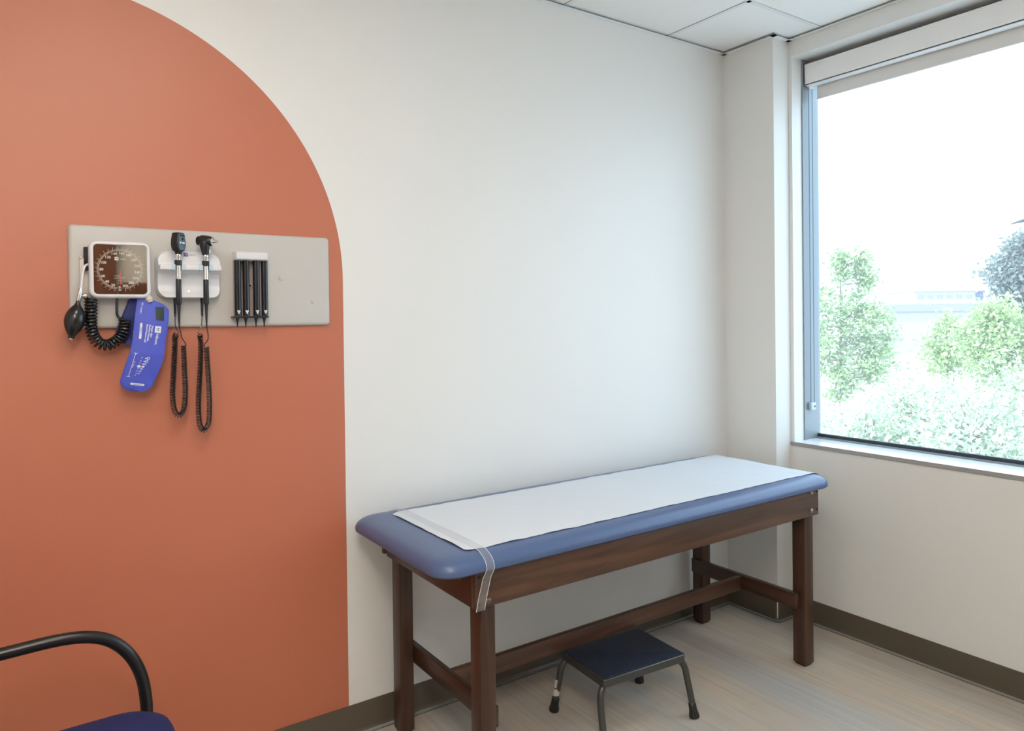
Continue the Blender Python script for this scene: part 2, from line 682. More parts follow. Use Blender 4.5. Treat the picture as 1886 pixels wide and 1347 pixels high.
box(bm, 0.62, 1.15, Y_REAR, Y_REAR + 0.03, 0, 1.69)
struct('trim_2', bm, M['door'])

# ceiling: lay-in tiles with a T-bar grid
gx = [X_LEFT, -0.53, 0.08, 0.69, 1.295, 1.90, 2.505, X_WIN + 0.21]
gy = [0.0, -0.452, -1.062, -1.672, -2.282, -2.892, Y_REAR]
bm = B()
box(bm, X_LEFT - 0.1, X_WIN + 0.21, Y_REAR - 0.1, 0.1, Z_CEIL + 0.012, Z_CEIL + 0.1)
for i in range(len(gx) - 1):
    for j in range(len(gy) - 1):
        if (i == 2 and j == 2) or (i == 1 and j in (4, 5)):
            continue
        box(bm, gx[i] + 0.012, gx[i + 1] - 0.012, gy[j + 1] + 0.012, gy[j] - 0.012, Z_CEIL + 0.0005, Z_CEIL + 0.013)
struct('ceiling', bm, M['ceil'])
bm = B()
for x in gx[1:-1]:
    box(bm, x - 0.0095, x + 0.0095, Y_REAR, 0, Z_CEIL - 0.002, Z_CEIL + 0.010)
for y in gy[1:-1]:
    box(bm, X_LEFT, X_WIN, y - 0.0095, y + 0.0095, Z_CEIL - 0.002, Z_CEIL + 0.010)
# dark reveal beside each bar
for x in gx[1:-1]:
    box(bm, x - 0.0125, x - 0.0095, Y_REAR, 0, Z_CEIL, Z_CEIL + 0.009, mi=1)
for y in gy[1:-1]:
    box(bm, X_LEFT, X_WIN, y + 0.0095, y + 0.0125, Z_CEIL, Z_CEIL + 0.009, mi=1)
struct('trim_3', bm, [M['grid'], M['gap']], label='white metal ceiling grid')
# wall angle round the ceiling edge
bm = B()
za, zb = Z_CEIL - 0.010, Z_CEIL + 0.002
box(bm, X_LEFT, X_COL, -0.022, 0, za, za + 0.002)
box(bm, X_COL - 0.022, X_COL, Y_COL - 0.022, 0, za, za + 0.002)
box(bm, X_COL - 0.022, X_WIN, Y_COL - 0.022, Y_COL, za, za + 0.002)
box(bm, X_WIN - 0.022, X_WIN, Y_REAR, Y_COL, za, za + 0.002)
box(bm, X_COL - 0.026, X_COL - 0.022, Y_COL - 0.022, -0.02, za + 0.004, zb, mi=1)
struct('trim_1', bm, [M['grid'], M['gap']], label='white metal angle along the ceiling edge')


# rubber cove base: profile swept along the walls
def cove(bm, run):
    """run: list of (x, y, nx, ny) wall points with the outward direction"""
    prof = [(0.0, 0.104), (0.0028, 0.104), (0.0032, 0.102), (0.0032, 0.020), (0.0042, 0.012), (0.0075, 0.0065),
            (0.0130, 0.0045), (0.0200, 0.0035), (0.0205, 0.0005), (0.0195, 0.0), (0.0, 0.0)]
    loops = [[(x + nx * d, y + ny * d, z) for d, z in prof] for x, y, nx, ny in run]
    loft(bm, loops)
    for f in bm.faces:                               # the foot of the cove takes a paler grey
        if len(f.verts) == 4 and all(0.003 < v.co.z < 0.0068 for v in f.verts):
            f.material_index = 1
    return bm


bm = B()
cove(bm, [(X_LEFT, 0, 0, -1), (X_COL, 0, -1, -1)])
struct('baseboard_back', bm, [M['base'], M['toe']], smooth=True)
bm = B()
run = [(X_COL, 0, -1, -1)]
cr_ = 0.012
for k in range(7):
    a = math.radians(180 + 90 * k / 6)
    run.append((X_COL + cr_ + (cr_ * math.cos(a)), Y_COL + cr_ + cr_ * math.sin(a), math.cos(a), math.sin(a)))
run.append((X_WIN, Y_COL, -1, -1))
cove(bm, run)
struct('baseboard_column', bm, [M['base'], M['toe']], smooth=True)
bm = B()
cove(bm, [(X_WIN, Y_COL, -1, -1), (X_WIN, Y_REAR, -1, 0)])
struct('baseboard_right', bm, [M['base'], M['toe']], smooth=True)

# ------------------------------------------------------------------ window
win = thing('window_1', 'large fixed window with aluminium frame and white sill', 'window', (X_WIN + 0.1, -1.5, 0.82), kind='structure')
bm = B()
box(bm, 3.006, X_WIN + 0.20, WY0, Y_COL - 0.0005, 0.8045, 0.8225, 0.0015, 1)
# the thin front edge gets its own darker colour
for f in bm.faces:
    if f.normal.x < -0.9 or f.calc_center_median().x < 3.0075:
        f.material_index = 1
obj('window_sill', bm, [M['sill'], M['silledge']], win, False)
bm = B()
box(bm, 3.088, 3.216, WY1 - 0.004, WY1 + 0.001, WZ0, WZ1)
box(bm, 3.086, 3.090, WY1 - 0.007, WY1, WZ0, WZ1)
box(bm, 3.088, 3.216, WY0, WY0 + 0.05, WZ0, WZ1)
box(bm, 3.150, 3.216, WY0, WY1, 2.52, WZ1)
box(bm, 3.178, 3.216, WY0, WY1 - 0.004, WZ0, 0.830)
obj('window_frame', bm, M['alu'], win, False)
bm = B()
box(bm, 3.190, 3.206, WY0 + 0.05, WY1 - 0.004, 0.830, 0.8445)
obj('gasket', bm, M['gasket'], win, False, label='dark glazing gasket')
bm = B()
quad(bm, [(3.203, WY0 + 0.05, 0.84), (3.203, WY1 - 0.004, 0.84), (3.203, WY1 - 0.004, 2.56), (3.203, WY0 + 0.05, 2.56)])
obj('pane', bm, M['glass'], win, False)

# roller shade
rs = thing('roller_shade', 'white boxed roller shade with a grey fabric strip at the window head', 'window shade', (3.14, -1.5, 2.54))
bm = B()
box(bm, 3.098, 3.104, WY0 + 0.01, WY1 - 0.0075, 2.494, 2.598, 0.001, 1)
box(bm, 3.098, 3.150, WY0 + 0.01, WY1 - 0.0075, 2.494, 2.500, 0.001, 1)
box(bm, 3.098, 3.190, WY0 + 0.01, WY1 - 0.0075, 2.592, 2.598, 0.001, 1)
box(bm, 3.098, 3.165, WY1 - 0.012, WY1 - 0.0075, 2.494, 2.598, 0.001, 1)
obj('fascia', bm, M['white'], rs, False)
bm = B()
lathe(bm, (3.160, WY0 + 0.03, 2.545), (0, 1, 0), [(0, 0.027), (2.36, 0.027)], 20)
obj('roller', bm, M['shade'], rs)
bm = B()
box(bm, 3.1600, 3.1615, WY0 + 0.04, -0.334, 2.437, 2.540)
obj('fabric', bm, M['shade'], rs, False)
bm = B()
lathe(bm, (3.1607, WY0 + 0.04, 2.4375), (0, 1, 0), [(0, 0.004), (2.366 - 0.04, 0.004)], 10)
obj('hem_bar', bm, M['shade'], rs)
bm = B()
lathe(bm, (3.134, -0.309, 2.498), (0, 1, 0), [(-0.016, 0.011), (-0.012, 0.016), (-0.002, 0.016), (0, 0.012)], 18)
obj('chain_drive', bm, M['white'], rs)
bm = B()
for dx in (-0.0135, 0.0135):
    tube(bm, [(3.134 + dx, -0.3165, 2.49), (3.134 + dx, -0.3165, 1.0)], 0.0007, 5, smooth=False)
    nb = 250
    for k in range(nb):
        z = 2.488 - k * (2.488 - 0.996) / (nb - 1)
        bmesh.ops.create_icosphere(bm, subdivisions=1, radius=0.0024, matrix=Matrix.Translation((3.134 + dx, -0.3165, z)))
obj('bead_chain', bm, M['chain'], rs)
bm = B()
box(bm, 3.114, 3.154, -0.323, -0.304, 0.962, 0.998, 0.005, 3)
ten = obj('chain_tensioner', bm, M['clip'], rs)
bm = B()
lathe(bm, (3.142, -0.323, 0.980), (0, -1, 0), [(0, 0.005), (0.002, 0.005), (0.003, 0.003)], 12)
obj('screw', bm, M['bolt'], ten)

# ------------------------------------------------------------------ ceiling light and added fill light (out of frame, light the room)
cl = thing('ceiling_light', 'recessed square ceiling light above the left side of the room', 'light', (0.385, -1.367, Z_CEIL))
bm = B()
for a in ((0.09, 0.68, -1.662, -1.642), (0.09, 0.68, -1.092, -1.072), (0.09, 0.11, -1.662, -1.072), (0.66, 0.68, -1.662, -1.072)):
    box(bm, *a, Z_CEIL - 0.004, Z_CEIL + 0.011)
obj('frame', bm, M['white'], cl, False)
bm = B()
box(bm, 0.11, 0.66, -1.642, -1.092, Z_CEIL - 0.001, Z_CEIL + 0.004)
obj('diffuser', bm, M['lampglow'], cl, False)
fill_light = thing('ceiling_light', 'added long fill light at the left rear of the room, behind the camera', 'light', (-0.225, -2.88, Z_CEIL))  # unseen fixture added as fill for the right wall and lower arch
bm = B()
for a in ((-0.52, 0.07, -3.385, -3.365), (-0.52, 0.07, -2.312, -2.292), (-0.52, -0.50, -3.385, -2.292), (0.05, 0.07, -3.385, -2.292)):
    box(bm, *a, Z_CEIL - 0.004, Z_CEIL + 0.011)
obj('frame', bm, M['white'], fill_light, False)
bm = B()
box(bm, -0.50, 0.05, -3.365, -2.312, Z_CEIL - 0.001, Z_CEIL + 0.004)
obj('diffuser', bm, M['fillglow'], fill_light, False)

# ------------------------------------------------------------------ exam table
et = thing('exam_table', 'dark-stained wooden exam table with slate blue vinyl pad along the white wall', 'table', (1.85, -0.34, 0))
PX0, PX1, PY0, PY1, PZ = 0.922, 2.745, -0.667, -0.035, 0.715
PROF = [(0.020, 0.0), (0.008, 0.002), (0.001, 0.008), (0.0, 0.016), (0.002, 0.025), (0.007, 0.033), (0.015, 0.040), (0.026, 0.0455),
        (0.040, 0.0495), (0.058, 0.052), (0.085, 0.0535), (0.14, 0.0545)]


def pad_top(d):
    """height of the pad's upper surface at inset d from its outline"""
    up = PROF[3:]
    if d <= up[0][0]:
        return PZ + up[0][1]
    for (a, za_), (b, zb_) in zip(up, up[1:]):
        if a <= d <= b:
            return PZ + za_ + (zb_ - za_) * (d - a) / (b - a)
    return PZ + up[-1][1]


bm = B()
R0 = 0.072
loops = []
for ins, h in PROF:
    loops.append([(x, y, PZ + h) for x, y in rrect(PX0 + ins, PX1 - ins, PY0 + ins, PY1 - ins, max(0.012, R0 - ins * 0.5), 8)])
loft(bm, loops)
obj('pad', bm, M['vinyl'], et)
for nm, y0, y1 in (('front_apron', -0.641, -0.622), ('rear_apron', -0.048, -0.029)):
    bm = B()
    box(bm, 1.044, 2.667, y0, y1, 0.612, PZ, 0.0015, 2)
    ap = obj(nm, bm, M['wood_x'], et)
    if nm == 'front_apron':
        front = ap
for nm, x0, x1 in (('end_apron', 1.053, 1.072), ('end_apron', 2.640, 2.659)):
    bm = B()
    box(bm, x0, x1, -0.6215, -0.0485, 0.604, PZ - 0.004, 0.0015, 2)
    obj(nm, bm, M['wood_y'], et)
for lx, ly in ((1.066, -0.6215), (2.602, -0.6215), (1.066, -0.105), (2.590, -0.105)):
    bm = B()
    w = 0.0575
    lx0 = lx if lx > 2 else lx + 0.0065
    box(bm, lx0, lx + w, ly, ly + w, 0.007, 0.6035, 0.004, 2)
    lg = obj('leg', bm, M['wood_z'], et)
    bm = B()
    box(bm, lx0 + 0.007, lx + w - 0.007, ly + 0.007, ly + w - 0.007, 0.0, 0.0075)
    obj('foot_glide', bm, M['blk'], lg, False)
for x0, x1 in ((1.1245, 1.146), (2.578, 2.601)):
    bm = B()
    box(bm, x0, x1, -0.598, -0.052, 0.235, 0.296, 0.002, 2)
    obj('side_stretcher', bm, M['wood_y'], et)
bm = B()
box(bm, 1.1465, 2.5775, -0.331, -0.309, 0.233, 0.292, 0.002, 2)
obj('long_stretcher', bm, M['wood_x'], et)
for bx, bz in ((1.0885, 0.628), (2.620, 0.7055), (2.620, 0.634)):
    bm = B()
    lathe(bm, (bx, -0.641, bz), (0, -1, 0), [(0, 0.0085), (0.002, 0.0085), (0.004, 0.0065), (0.0052, 0.002)], 16)
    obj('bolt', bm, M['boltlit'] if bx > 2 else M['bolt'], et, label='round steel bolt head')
for hx, hz in ((1.058, 0.700), (1.058, 0.622), (2.655, 0.7055), (2.655, 0.634)):
    bm = B()
    lathe(bm, (hx, -0.6415, hz), (0, -1, 0), [(0, 0.0045), (0.0004, 0.0045)], 12)
    obj('peg_hole', bm, M['hole'], front, label='black dowel hole')
bm = B()
lathe(bm, (1.053, -0.548, 0.672), (-1, 0, 0), [(0, 0.006), (0.002, 0.006), (0.003, 0.003)], 14)
obj('bolt', bm, M['bolt'], et)
# clear band that holds the paper down
bm = B()
path = [(-0.0265, 0.700, 0.0), (-0.030, PZ + 0.018, 0.0)]
for d in (0.002, 0.007, 0.015, 0.026, 0.040, 0.058, 0.085, 0.14):
    path.append((PY1 - d, pad_top(d) + 0.0048, 0))
for d in (0.14, 0.085, 0.058, 0.040, 0.026, 0.015, 0.007, 0.002, 0.0):
    path.append((PY0 + d, pad_top(d) + (0.0048 if d > 0.03 else 0.0018), 0))
path[-1] = (PY0 - 0.0022, PZ + 0.016, 0)
path += [(PY0 - 0.001, PZ + 0.007, -0.002), (-0.6575, 0.700, -0.006), (-0.6475, 0.640, -0.016), (-0.6430, 0.606, -0.020)]
xl_, xr_ = 1.0665, 1.092
lpL = [(xl_ + s, y, z) for y, z, s in path]
lpR = [(xr_ + s * 0.9, y, z) for y, z, s in path]
a = [bm.verts.new(p) for p in lpL]
b = [bm.verts.new(p) for p in lpR]
for i in range(len(a) - 1):
    bm.faces.new((a[i], b[i], b[i + 1], a[i + 1]))
strap = obj('paper_strap', bm, M['clear'], et, label='clear plastic strap over the paper')
bm = B()
for lp in (lpL, lpR):
    tube(bm, lp, 0.0007, 5, smooth=False)
obj('strap_edge', bm, M['edge'], strap)
# clear bracket for the paper roll under the far end of the pad
bm = B()
pts = []
for k in range(15):
    aa = PI + PI * k / 14
    pts.append((2.690 + 0.021 * math.cos(aa), 0.684 + 0.021 * math.sin(aa)))
out_ = [(2.711, 0.7145), (2.669, 0.7145)] + pts
loft(bm, [[(x, -0.600, z) for x, z in out_], [(x, -0.594, z) for x, z in out_]])
hb = obj('roll_bracket', bm, M['clear'], et, label='clear plastic paper roll bracket')
bm = B()
lathe(bm, (2.690, -0.5935, 0.684), (0, -1, 0), [(0, 0.006), (0.010, 0.006)], 16)
tube(bm, [(x, -0.601, z) for x, z in out_ + out_[:1]], 0.001, 5, smooth=False)
obj('bracket_rim', bm, M['edge'], hb)

# paper sheet on the pad
bm = B()
rnd = random.Random(3)
nx_, ny_ = 220, 64
ph = [rnd.uniform(0, 6.28) for _ in range(12)]


def wob(t, k):
    return 0.5 * math.sin(t * 5.1 + ph[k]) + 0.3 * math.sin(t * 13.3 + ph[k + 1]) + 0.2 * math.sin(t * 29 + ph[k + 2])


XS = [1.036 + (PX1 + 0.0 - 1.036) * (i / (nx_ - 1)) for i in range(nx_)]
grid = []
cols = [(x, None) for x in XS] + [(PX1 + 0.0030, PZ + 0.008), (PX1 + 0.0010, PZ - 0.004)]
for x, zfix in cols:
    row = []
    yf = -0.6105 + 0.007 * min(1, max(0, (x - 1.2) / 1.4)) + 0.0022 * wob(x * 2.0, 0)
    yb = -0.1180 + 0.012 * max(0, (x - 1.8) / 0.94) + 0.0045 * wob(x * 1.7, 3)
    if x < 1.07:                                   # rounded corner at the tucked end
        t = (1.07 - x) / 0.034
        yf += 0.014 * (1 - math.sqrt(max(0, 1 - t * t)))
        yb -= 0.020 * t
    for j in range(ny_):
        v = j / (ny_ - 1)
        y = yf + (yb - yf) * v
        dx = max(0.0, PX1 - x)
        d = min(dx, y - PY0, PY1 - y)
        z = pad_top(d) + 0.0014
        k = x * 38 + 1.6 * math.sin(y * 9 + ph[6]) + 2.5 * wob(y * 2.3, 7)
        amp = 0.0010 + 0.0007 * math.sin(x * 3.1 + y * 6 + ph[9])
        if x < 1.35:
            amp += 0.0010 * (1.35 - x) / 0.3
        z += amp * (1 + math.sin(k)) * 0.5 + 0.0005 * math.sin(x * 95 + y * 40)
        if zfix is not None:
            z = zfix
        row.append(bm.verts.new((x if dx > 0 or zfix is not None else PX1 + 0.0015, y, z)))
    grid.append(row)
for r0, r1 in zip(grid, grid[1:]):
    for j in range(ny_ - 1):
        bm.faces.new((r0[j], r0[j + 1], r1[j + 1], r1[j]))
pp = obj('exam_paper', bm, M['paper'])
tag(pp, 'white wrinkled paper sheet covering the blue exam table pad', 'paper')

# ------------------------------------------------------------------ step stool
SC = Vector((1.778, -0.443, 0))
sa = math.radians(-4.3)
su = Vector((math.cos(sa), math.sin(sa), 0))
sv = Vector((-math.sin(sa), math.cos(sa), 0))


def sp_(u, v, z):
    return SC + su * u + sv * v + Vector((0, 0, z))


def srect(hu, hv, r, z, n=4):
    return [sp_(u, v, z) for u, v in rrect(-hu, hu, -hv, hv, r, n)]


st = thing('step_stool', 'low black-topped metal step stool under the front of the exam table', 'stool', SC)
bm = B()
loft(bm, [srect(0.179, 0.125, 0.008, 0.194), srect(0.181, 0.127, 0.010, 0.196), srect(0.181, 0.127, 0.010, 0.219),
          srect(0.179, 0.125, 0.009, 0.2215), srect(0.174, 0.120, 0.006, 0.2215)])
obj('seat_frame', bm, M['gunmetal'], st)
bm = B()
loft(bm, [srect(0.1745, 0.1205, 0.007, 0.2205), srect(0.1745, 0.1205, 0.007, 0.2235), srect(0.172, 0.118, 0.006, 0.2248)])
obj('tread', bm, M['mat'], st)
for su_, sv_ in ((1, -1), (-1, -1), (1, 1), (-1, 1)):
    bm = B()
    tube(bm, [sp_(su_ * q, sv_ * w, z) for q, w, z in ((0.120, 0.100, 0.2030), (0.150, 0.104, 0.2010), (0.172, 0.109, 0.191), (0.186, 0.115, 0.168),
                                                      (0.191, 0.123, 0.125), (0.1945, 0.136, 0.07), (0.1975, 0.147, 0.016))], 0.0117, 14, 0.008)
    lg = obj('leg', bm, M['gunmetal'], st)
    bm = B()
    a_ = sp_(su_ * 0.1985, sv_ * 0.149, 0.0)
    b_ = sp_(su_ * 0.1955, sv_ * 0.139, 0.052)
    lathe(bm, a_, b_ - a_, [(0, 0.0150), (0.002, 0.0182), (0.010, 0.0185), (0.018, 0.0165), (0.030, 0.0142), (0.050, 0.0135), (0.052, 0.0118)], 18)
    obj('rubber_foot', bm, M['rubber'], lg)
    if su_ == -1 and sv_ == 1:
        bm = B()
        for z0, z1, mi in ((0.062, 0.088, 0), (0.093, 0.124, 0)):
            for k in range(5):
                A0, A1 = math.radians(165 + 26 * k), math.radians(165 + 26 * (k + 1))
                q0 = 0.1965 - (z0 - 0.03) * 0.05
                q1 = 0.1965 - (z1 - 0.03) * 0.05
                w0 = 0.147 - (z0 - 0.016) * 0.2
                w1 = 0.147 - (z1 - 0.016) * 0.2
                rr = 0.0125
                quad(bm, [sp_(-q0 + rr * math.cos(A0), w0 + rr * math.sin(A0), z0), sp_(-q0 + rr * math.cos(A1), w0 + rr * math.sin(A1), z0),
                          sp_(-q1 + rr * math.cos(A1), w1 + rr * math.sin(A1), z1), sp_(-q1 + rr * math.cos(A0), w1 + rr * math.sin(A0), z1)], mi)
        obj('sticker', bm, M['sticker'], lg, label='pale paper sticker')

# ------------------------------------------------------------------ armchair at the lower left
ch = thing('armchair', 'black tubular armchair with navy seat in front of the orange wall', 'chair', (0.03, -0.64, 0))
bm = B()
loops = []
for ins, z in ((0.020, 0.395), (0.004, 0.402), (0.0, 0.418), (0.002, 0.436), (0.009, 0.450), (0.022, 0.460), (0.045, 0.467), (0.09, 0.472), (0.16, 0.474)):
    loops.append([(x, y, z + 0.026) for x, y in rrect(-0.235 + ins, 0.305 - ins, -0.925 + ins, -0.372 - ins, max(0.02, 0.10 - ins * 0.3), 8)])
loft(bm, loops)
obj('seat', bm, M['navy'], ch)
bm = B()
loops = []
for k in range(9):
    z = 0.56 + 0.36 * k / 8
    e = 0.02 * (1 - math.sin(PI * min(1, max(0, k / 8)))) if k in (0, 8) else 0
    xb = -0.262 - 0.06 * k / 8
    loops.append([(xb + x, y, z) for x, y in rrect(-0.025 + e * 0.6, 0.025 - e * 0.6, -0.92 + e, -0.375 - e, 0.018 - e * 0.3, 4)])
loft(bm, loops)
obj('backrest', bm, M['navy'], ch)
ARM = [(-0.285, 0.600), (-0.262, 0.640), (-0.215, 0.660), (-0.10, 0.6695), (-0.0298, 0.6725), (0.0108, 0.674), (0.0632, 0.6755), (0.1065, 0.6735), (0.1453, 0.6662), (0.1793, 0.6521),
       (0.208, 0.6286), (0.2312, 0.5982), (0.2486, 0.5611), (0.2589, 0.5229), (0.2642, 0.478), (0.2655, 0.43), (0.2665, 0.2), (0.2670, 0.0)]
for y in (-0.345, -0.953):
    bm = B()
    tube(bm, [(x, y, z) for x, z in ARM], 0.0135, 18, 0.012, up=(0, 1, 0), ry=0.0145)
    obj('arm', bm, M['chairblk'], ch)
    bm = B()
    tube(bm, [(-0.345, y, 0.90), (-0.285, y, 0.600), (-0.262, y, 0.42), (-0.29, y, 0.20), (-0.33, y, 0.0)], 0.0125, 12, 0.02)
    obj('rear_leg', bm, M['chairblk'], ch)
bm = B()
for x in (-0.15, 0.20):
    tube(bm, [(x, -0.953, 0.385), (x, -0.345, 0.385)], 0.0125, 10, smooth=False)
for y in (-0.345, -0.953):
    tube(bm, [(-0.262, y, 0.385), (0.2655, y, 0.385)], 0.0125, 10, smooth=False)
obj('seat_frame', bm, M['chairblk'], ch)

# ------------------------------------------------------------------ wall board with instruments
PF = -0.018
wb = thing('wall_board', 'grey laminate instrument board screwed to the orange arch', 'wall panel', (0.506, 0, 1.402))
bm = B()
rslab_xz(bm, 0.1355, 0.8765, 1.4015, 1.6905, 0.011, [(0.0, 0.0), (-0.009, 0.0), (-0.0135, 0.0015), (-0.0165, 0.0045), (PF, 0.009)], 5)
obj('board', bm, M['panel'], wb)
for x, z in ((0.7158, 1.5526), (0.8193, 1.4801)):
    bm = B()
    lathe(bm, (x, PF, z), (0, -1, 0), [(0, 0.0085), (0.0008, 0.0085), (0.0015, 0.007), (0.0017, 0.001)], 20)
    obj('screw_cap', bm, M['panel'], wb)

# --- blood pressure gauge
G = thing('pressure_gauge', 'square white-framed wall gauge with a dark round scale', 'gauge', (0.255, PF, 1.485))
gx0, gx1, gz0, gz1 = 0.1795, 0.3325, 1.4853, 1.6443
bm = B()
rslab_xz(bm, gx0, gx1, gz0, gz1, 0.021, [(-0.0185, 0.012), (-0.028, 0.006), (-0.036, 0.0005), (-0.058, 0.0), (-0.0645, 0.0012), (-0.0685, 0.0042), (-0.0700, 0.0075),
                                       (-0.0695, 0.0098), (-0.0675, 0.0108), (-0.0645, 0.0112)], 8)
obj('housing', bm, M['wplastic'], G)
bm = B()
rslab_xz(bm, gx0 + 0.0107, gx1 - 0.0107, gz0 + 0.0107, gz1 - 0.0107, 0.012, [(-0.0646, 0.0), (-0.0660, 0.0003)], 8)
dial = obj('dial', bm, M['dial'], G)
dc = Vector((0.2545, 0, 1.5655))
yd_ = -0.0663
bm = B()
# scale runs clockwise from 10 below left to 300 below right, 1.154 degrees a unit
for v in range(10, 301, 2):
    aa = math.radians(-112.0 - (v - 20) * 1.154)
    r0, r1, w, sk = 0.0523, 0.0573, 0.00028, 0.0022
    if v % 10 == 0:
        r1, w, sk = 0.0632, 0.00036, 0.0040
    ca, sa_ = math.cos(aa), math.sin(aa)
    p0 = dc + Vector((ca * r0, 0, sa_ * r0))
    p1 = dc + Vector((ca * r1 + sa_ * sk, 0, sa_ * r1 - ca * sk))
    nn = Vector((-sa_, 0, ca)) * w
    quad(bm, [(q.x, yd_, q.z) for q in (p0 - nn, p0 + nn, p1 + nn, p1 - nn)])
# thin inner ring
N = 96
for k in range(N):
    a0, a1 = 2 * PI * k / N, 2 * PI * (k + 1) / N
    quad(bm, [(dc.x + r * math.cos(a), yd_, dc.z + r * math.sin(a)) for r, a in ((0.0516, a0), (0.0516, a1), (0.0521, a1), (0.0521, a0))])
for s, x, z in (('20', .2368, 1.5214), ('40', .2223, 1.5313), ('60', .2127, 1.5462), ('80', .2092, 1.5644), ('100', .2140, 1.5834), ('120', .2249, 1.5985), ('140', .2403, 1.6085),
                ('160', .2591, 1.6104), ('180', .2762, 1.6056), ('200', .2891, 1.5928), ('220', .2965, 1.5761), ('240', .2972, 1.5585), ('260', .2921, 1.5421), ('280', .2816, 1.5287), ('300', .2668, 1.5200), ('0', .2530, 1.5154)):
    text_into(bm, s, 0.0098, (x, yd_, z), (1, 0, 0), (0, 0, 1), 0.0002, 'CENTER')
quad(bm, [(0.2415, yd_, 1.5905), (0.2512, yd_, 1.5905), (0.2512, yd_, 1.6000), (0.2415, yd_, 1.6000)])
text_into(bm, 'Hillrom.', 0.0048, (0.2530, yd_, 1.5945), (1, 0, 0), (0, 0, 1), 0.0001)
text_into(bm, 'Welch Allyn', 0.0030, (0.2400, yd_, 1.5475), (1, 0, 0), (0, 0, 1), 0.00005)
quad(bm, [(0.2405, yd_, 1.5437), (0.2680, yd_, 1.5437), (0.2680, yd_, 1.5442), (0.2405, yd_, 1.5442)])
text_into(bm, 'latex free  cal to 300', 0.0028, (0.2400, yd_, 1.5405), (1, 0, 0), (0, 0, 1), 0.00005)
text_into(bm, 'mmHg', 0.0032, (0.2535, yd_, 1.5345), (1, 0, 0), (0, 0, 1), 0.00005, 'CENTER')
quad(bm, [(0.2462, yd_, 1.5265), (0.2520, yd_, 1.5265), (0.2520, yd_, 1.5272), (0.2462, yd_, 1.5272)])
quad(bm, [(0.2560, yd_, 1.5265), (0.2600, yd_, 1.5265), (0.2600, yd_, 1.5277), (0.2560, yd_, 1.5277)])
quad(bm, [(0.2500, yd_, 1.5070), (0.2567, yd_, 1.5070), (0.2567, yd_, 1.5095), (0.2500, yd_, 1.5095)])
obj('scale_print', bm, M['mark'], dial, False, label='white scale numbers and ticks')
bm = B()
text_into(bm, 'H', 0.0062, (0.24635, yd_ - 0.0002, 1.5953), (1, 0, 0), (0, 0, 1), 0.0001, 'CENTER')
obj('logo_letter', bm, M['dial'], dial, False)
bm = B()
quad(bm, [(0.2541, -0.0669, 1.5625), (0.2556, -0.0669, 1.5625), (0.2549, -0.0669, 1.5125), (0.2543, -0.0669, 1.5125)])
bmesh.ops.solidify(bm, geom=bm.faces[:], thickness=0.0004)
obj('needle', bm, M['red'], G, False, label='thin red needle')
# holder plate for the bulb, left of the housing
bm = B()
box(bm, 0.1600, 0.1900, -0.030, PF, 1.4880, 1.5960, 0.002, 2)
box(bm, 0.1600, 0.1660, -0.036, PF, 1.5940, 1.6010, 0.001, 1)
obj('bulb_holder', bm, M['offwhite'], G, label='off-white holder plate')
bm = B()
box(bm, 0.1703, 0.1900, -0.034, PF, 1.5620, 1.6275, 0.001, 1)
tube(bm, [(0.1735, -0.034, 1.585), (0.1735, -0.046, 1.575), (0.1775, -0.046, 1.562)], 0.004, 8, 0.004)
obj('valve_block', bm, M['blk'], G, label='black valve block')
# coiled hose
bm = B()
coil(bm, [(0.1845, -0.046, 1.4855), (0.1838, -0.048, 1.4476), (0.1830, -0.048, 1.4150), (0.1870, -0.046, 1.3880), (0.2000, -0.044, 1.3640), (0.2178, -0.043, 1.3555), (0.2340, -0.043, 1.3600),
          (0.2480, -0.043, 1.3700), (0.2590, -0.043, 1.3850), (0.2655, -0.043, 1.4050), (0.2662, -0.043, 1.4270)], 0.0128, 0.0040, 0.0090, 8, 18)
hose = obj('coiled_hose', bm, M['rubber'], G, label='thick black coiled air hose')
bm = B()
tube(bm, [(0.2480, -0.046, 1.4880), (0.2472, -0.046, 1.4600), (0.2476, -0.046, 1.4420), (0.2510, -0.046, 1.4330), (0.2580, -0.050, 1.4280), (0.2660, -0.055, 1.4270)], 0.0038, 10, 0.004)
obj('straight_hose', bm, M['rubber'], hose)

# --- inflation bulb
bb = thing('inflation_bulb', 'black rubber squeeze bulb hanging left of the square gauge', 'bulb', (0.1445, -0.060, 1.3746))
bm = B()
b0, b1 = Vector((0.1537, -0.062, 1.4785)), Vector((0.1352, -0.060, 1.3765))
L = (b1 - b0).length
lathe(bm, b0, b1 - b0, [(f * L, r) for f, r in ((0, 0.0052), (0.07, 0.0058), (0.12, 0.0080), (0.17, 0.0122), (0.24, 0.0172), (0.33, 0.0218), (0.43, 0.0245), (0.53, 0.0252), (0.63, 0.0238),
                                              (0.73, 0.0203), (0.82, 0.0155), (0.89, 0.0108), (0.93, 0.0082), (0.96, 0.0076), (1.0, 0.0072))], 32)
obj('bulb', bm, M['rubber'], bb)
bm = B()
lathe(bm, b1, b1 - b0, [(-0.001, 0.0050), (0.0025, 0.0050), (0.003, 0.002)], 16)
obj('end_cap', bm, M['chrome'], bb)
bm = B()
lathe(bm, b0, Vector((0.1600, -0.062, 1.512)) - b0, [(-0.002, 0.0048), (0.002, 0.0054), (0.024, 0.0054), (0.030, 0.0046), (0.034, 0.0040)], 18)
vst = obj('valve_stem', bm, M['chrome'], bb)
bm = B()
lathe(bm, (0.1575, -0.062, 1.4915), (1, 0.15, 0), [(0, 0.003), (0.006, 0.003), (0.0065, 0.0062), (0.0085, 0.0072), (0.0145, 0.0072), (0.0165, 0.0055)], 14)
obj('valve_knob', bm, M['chrome'], vst)
bm = B()
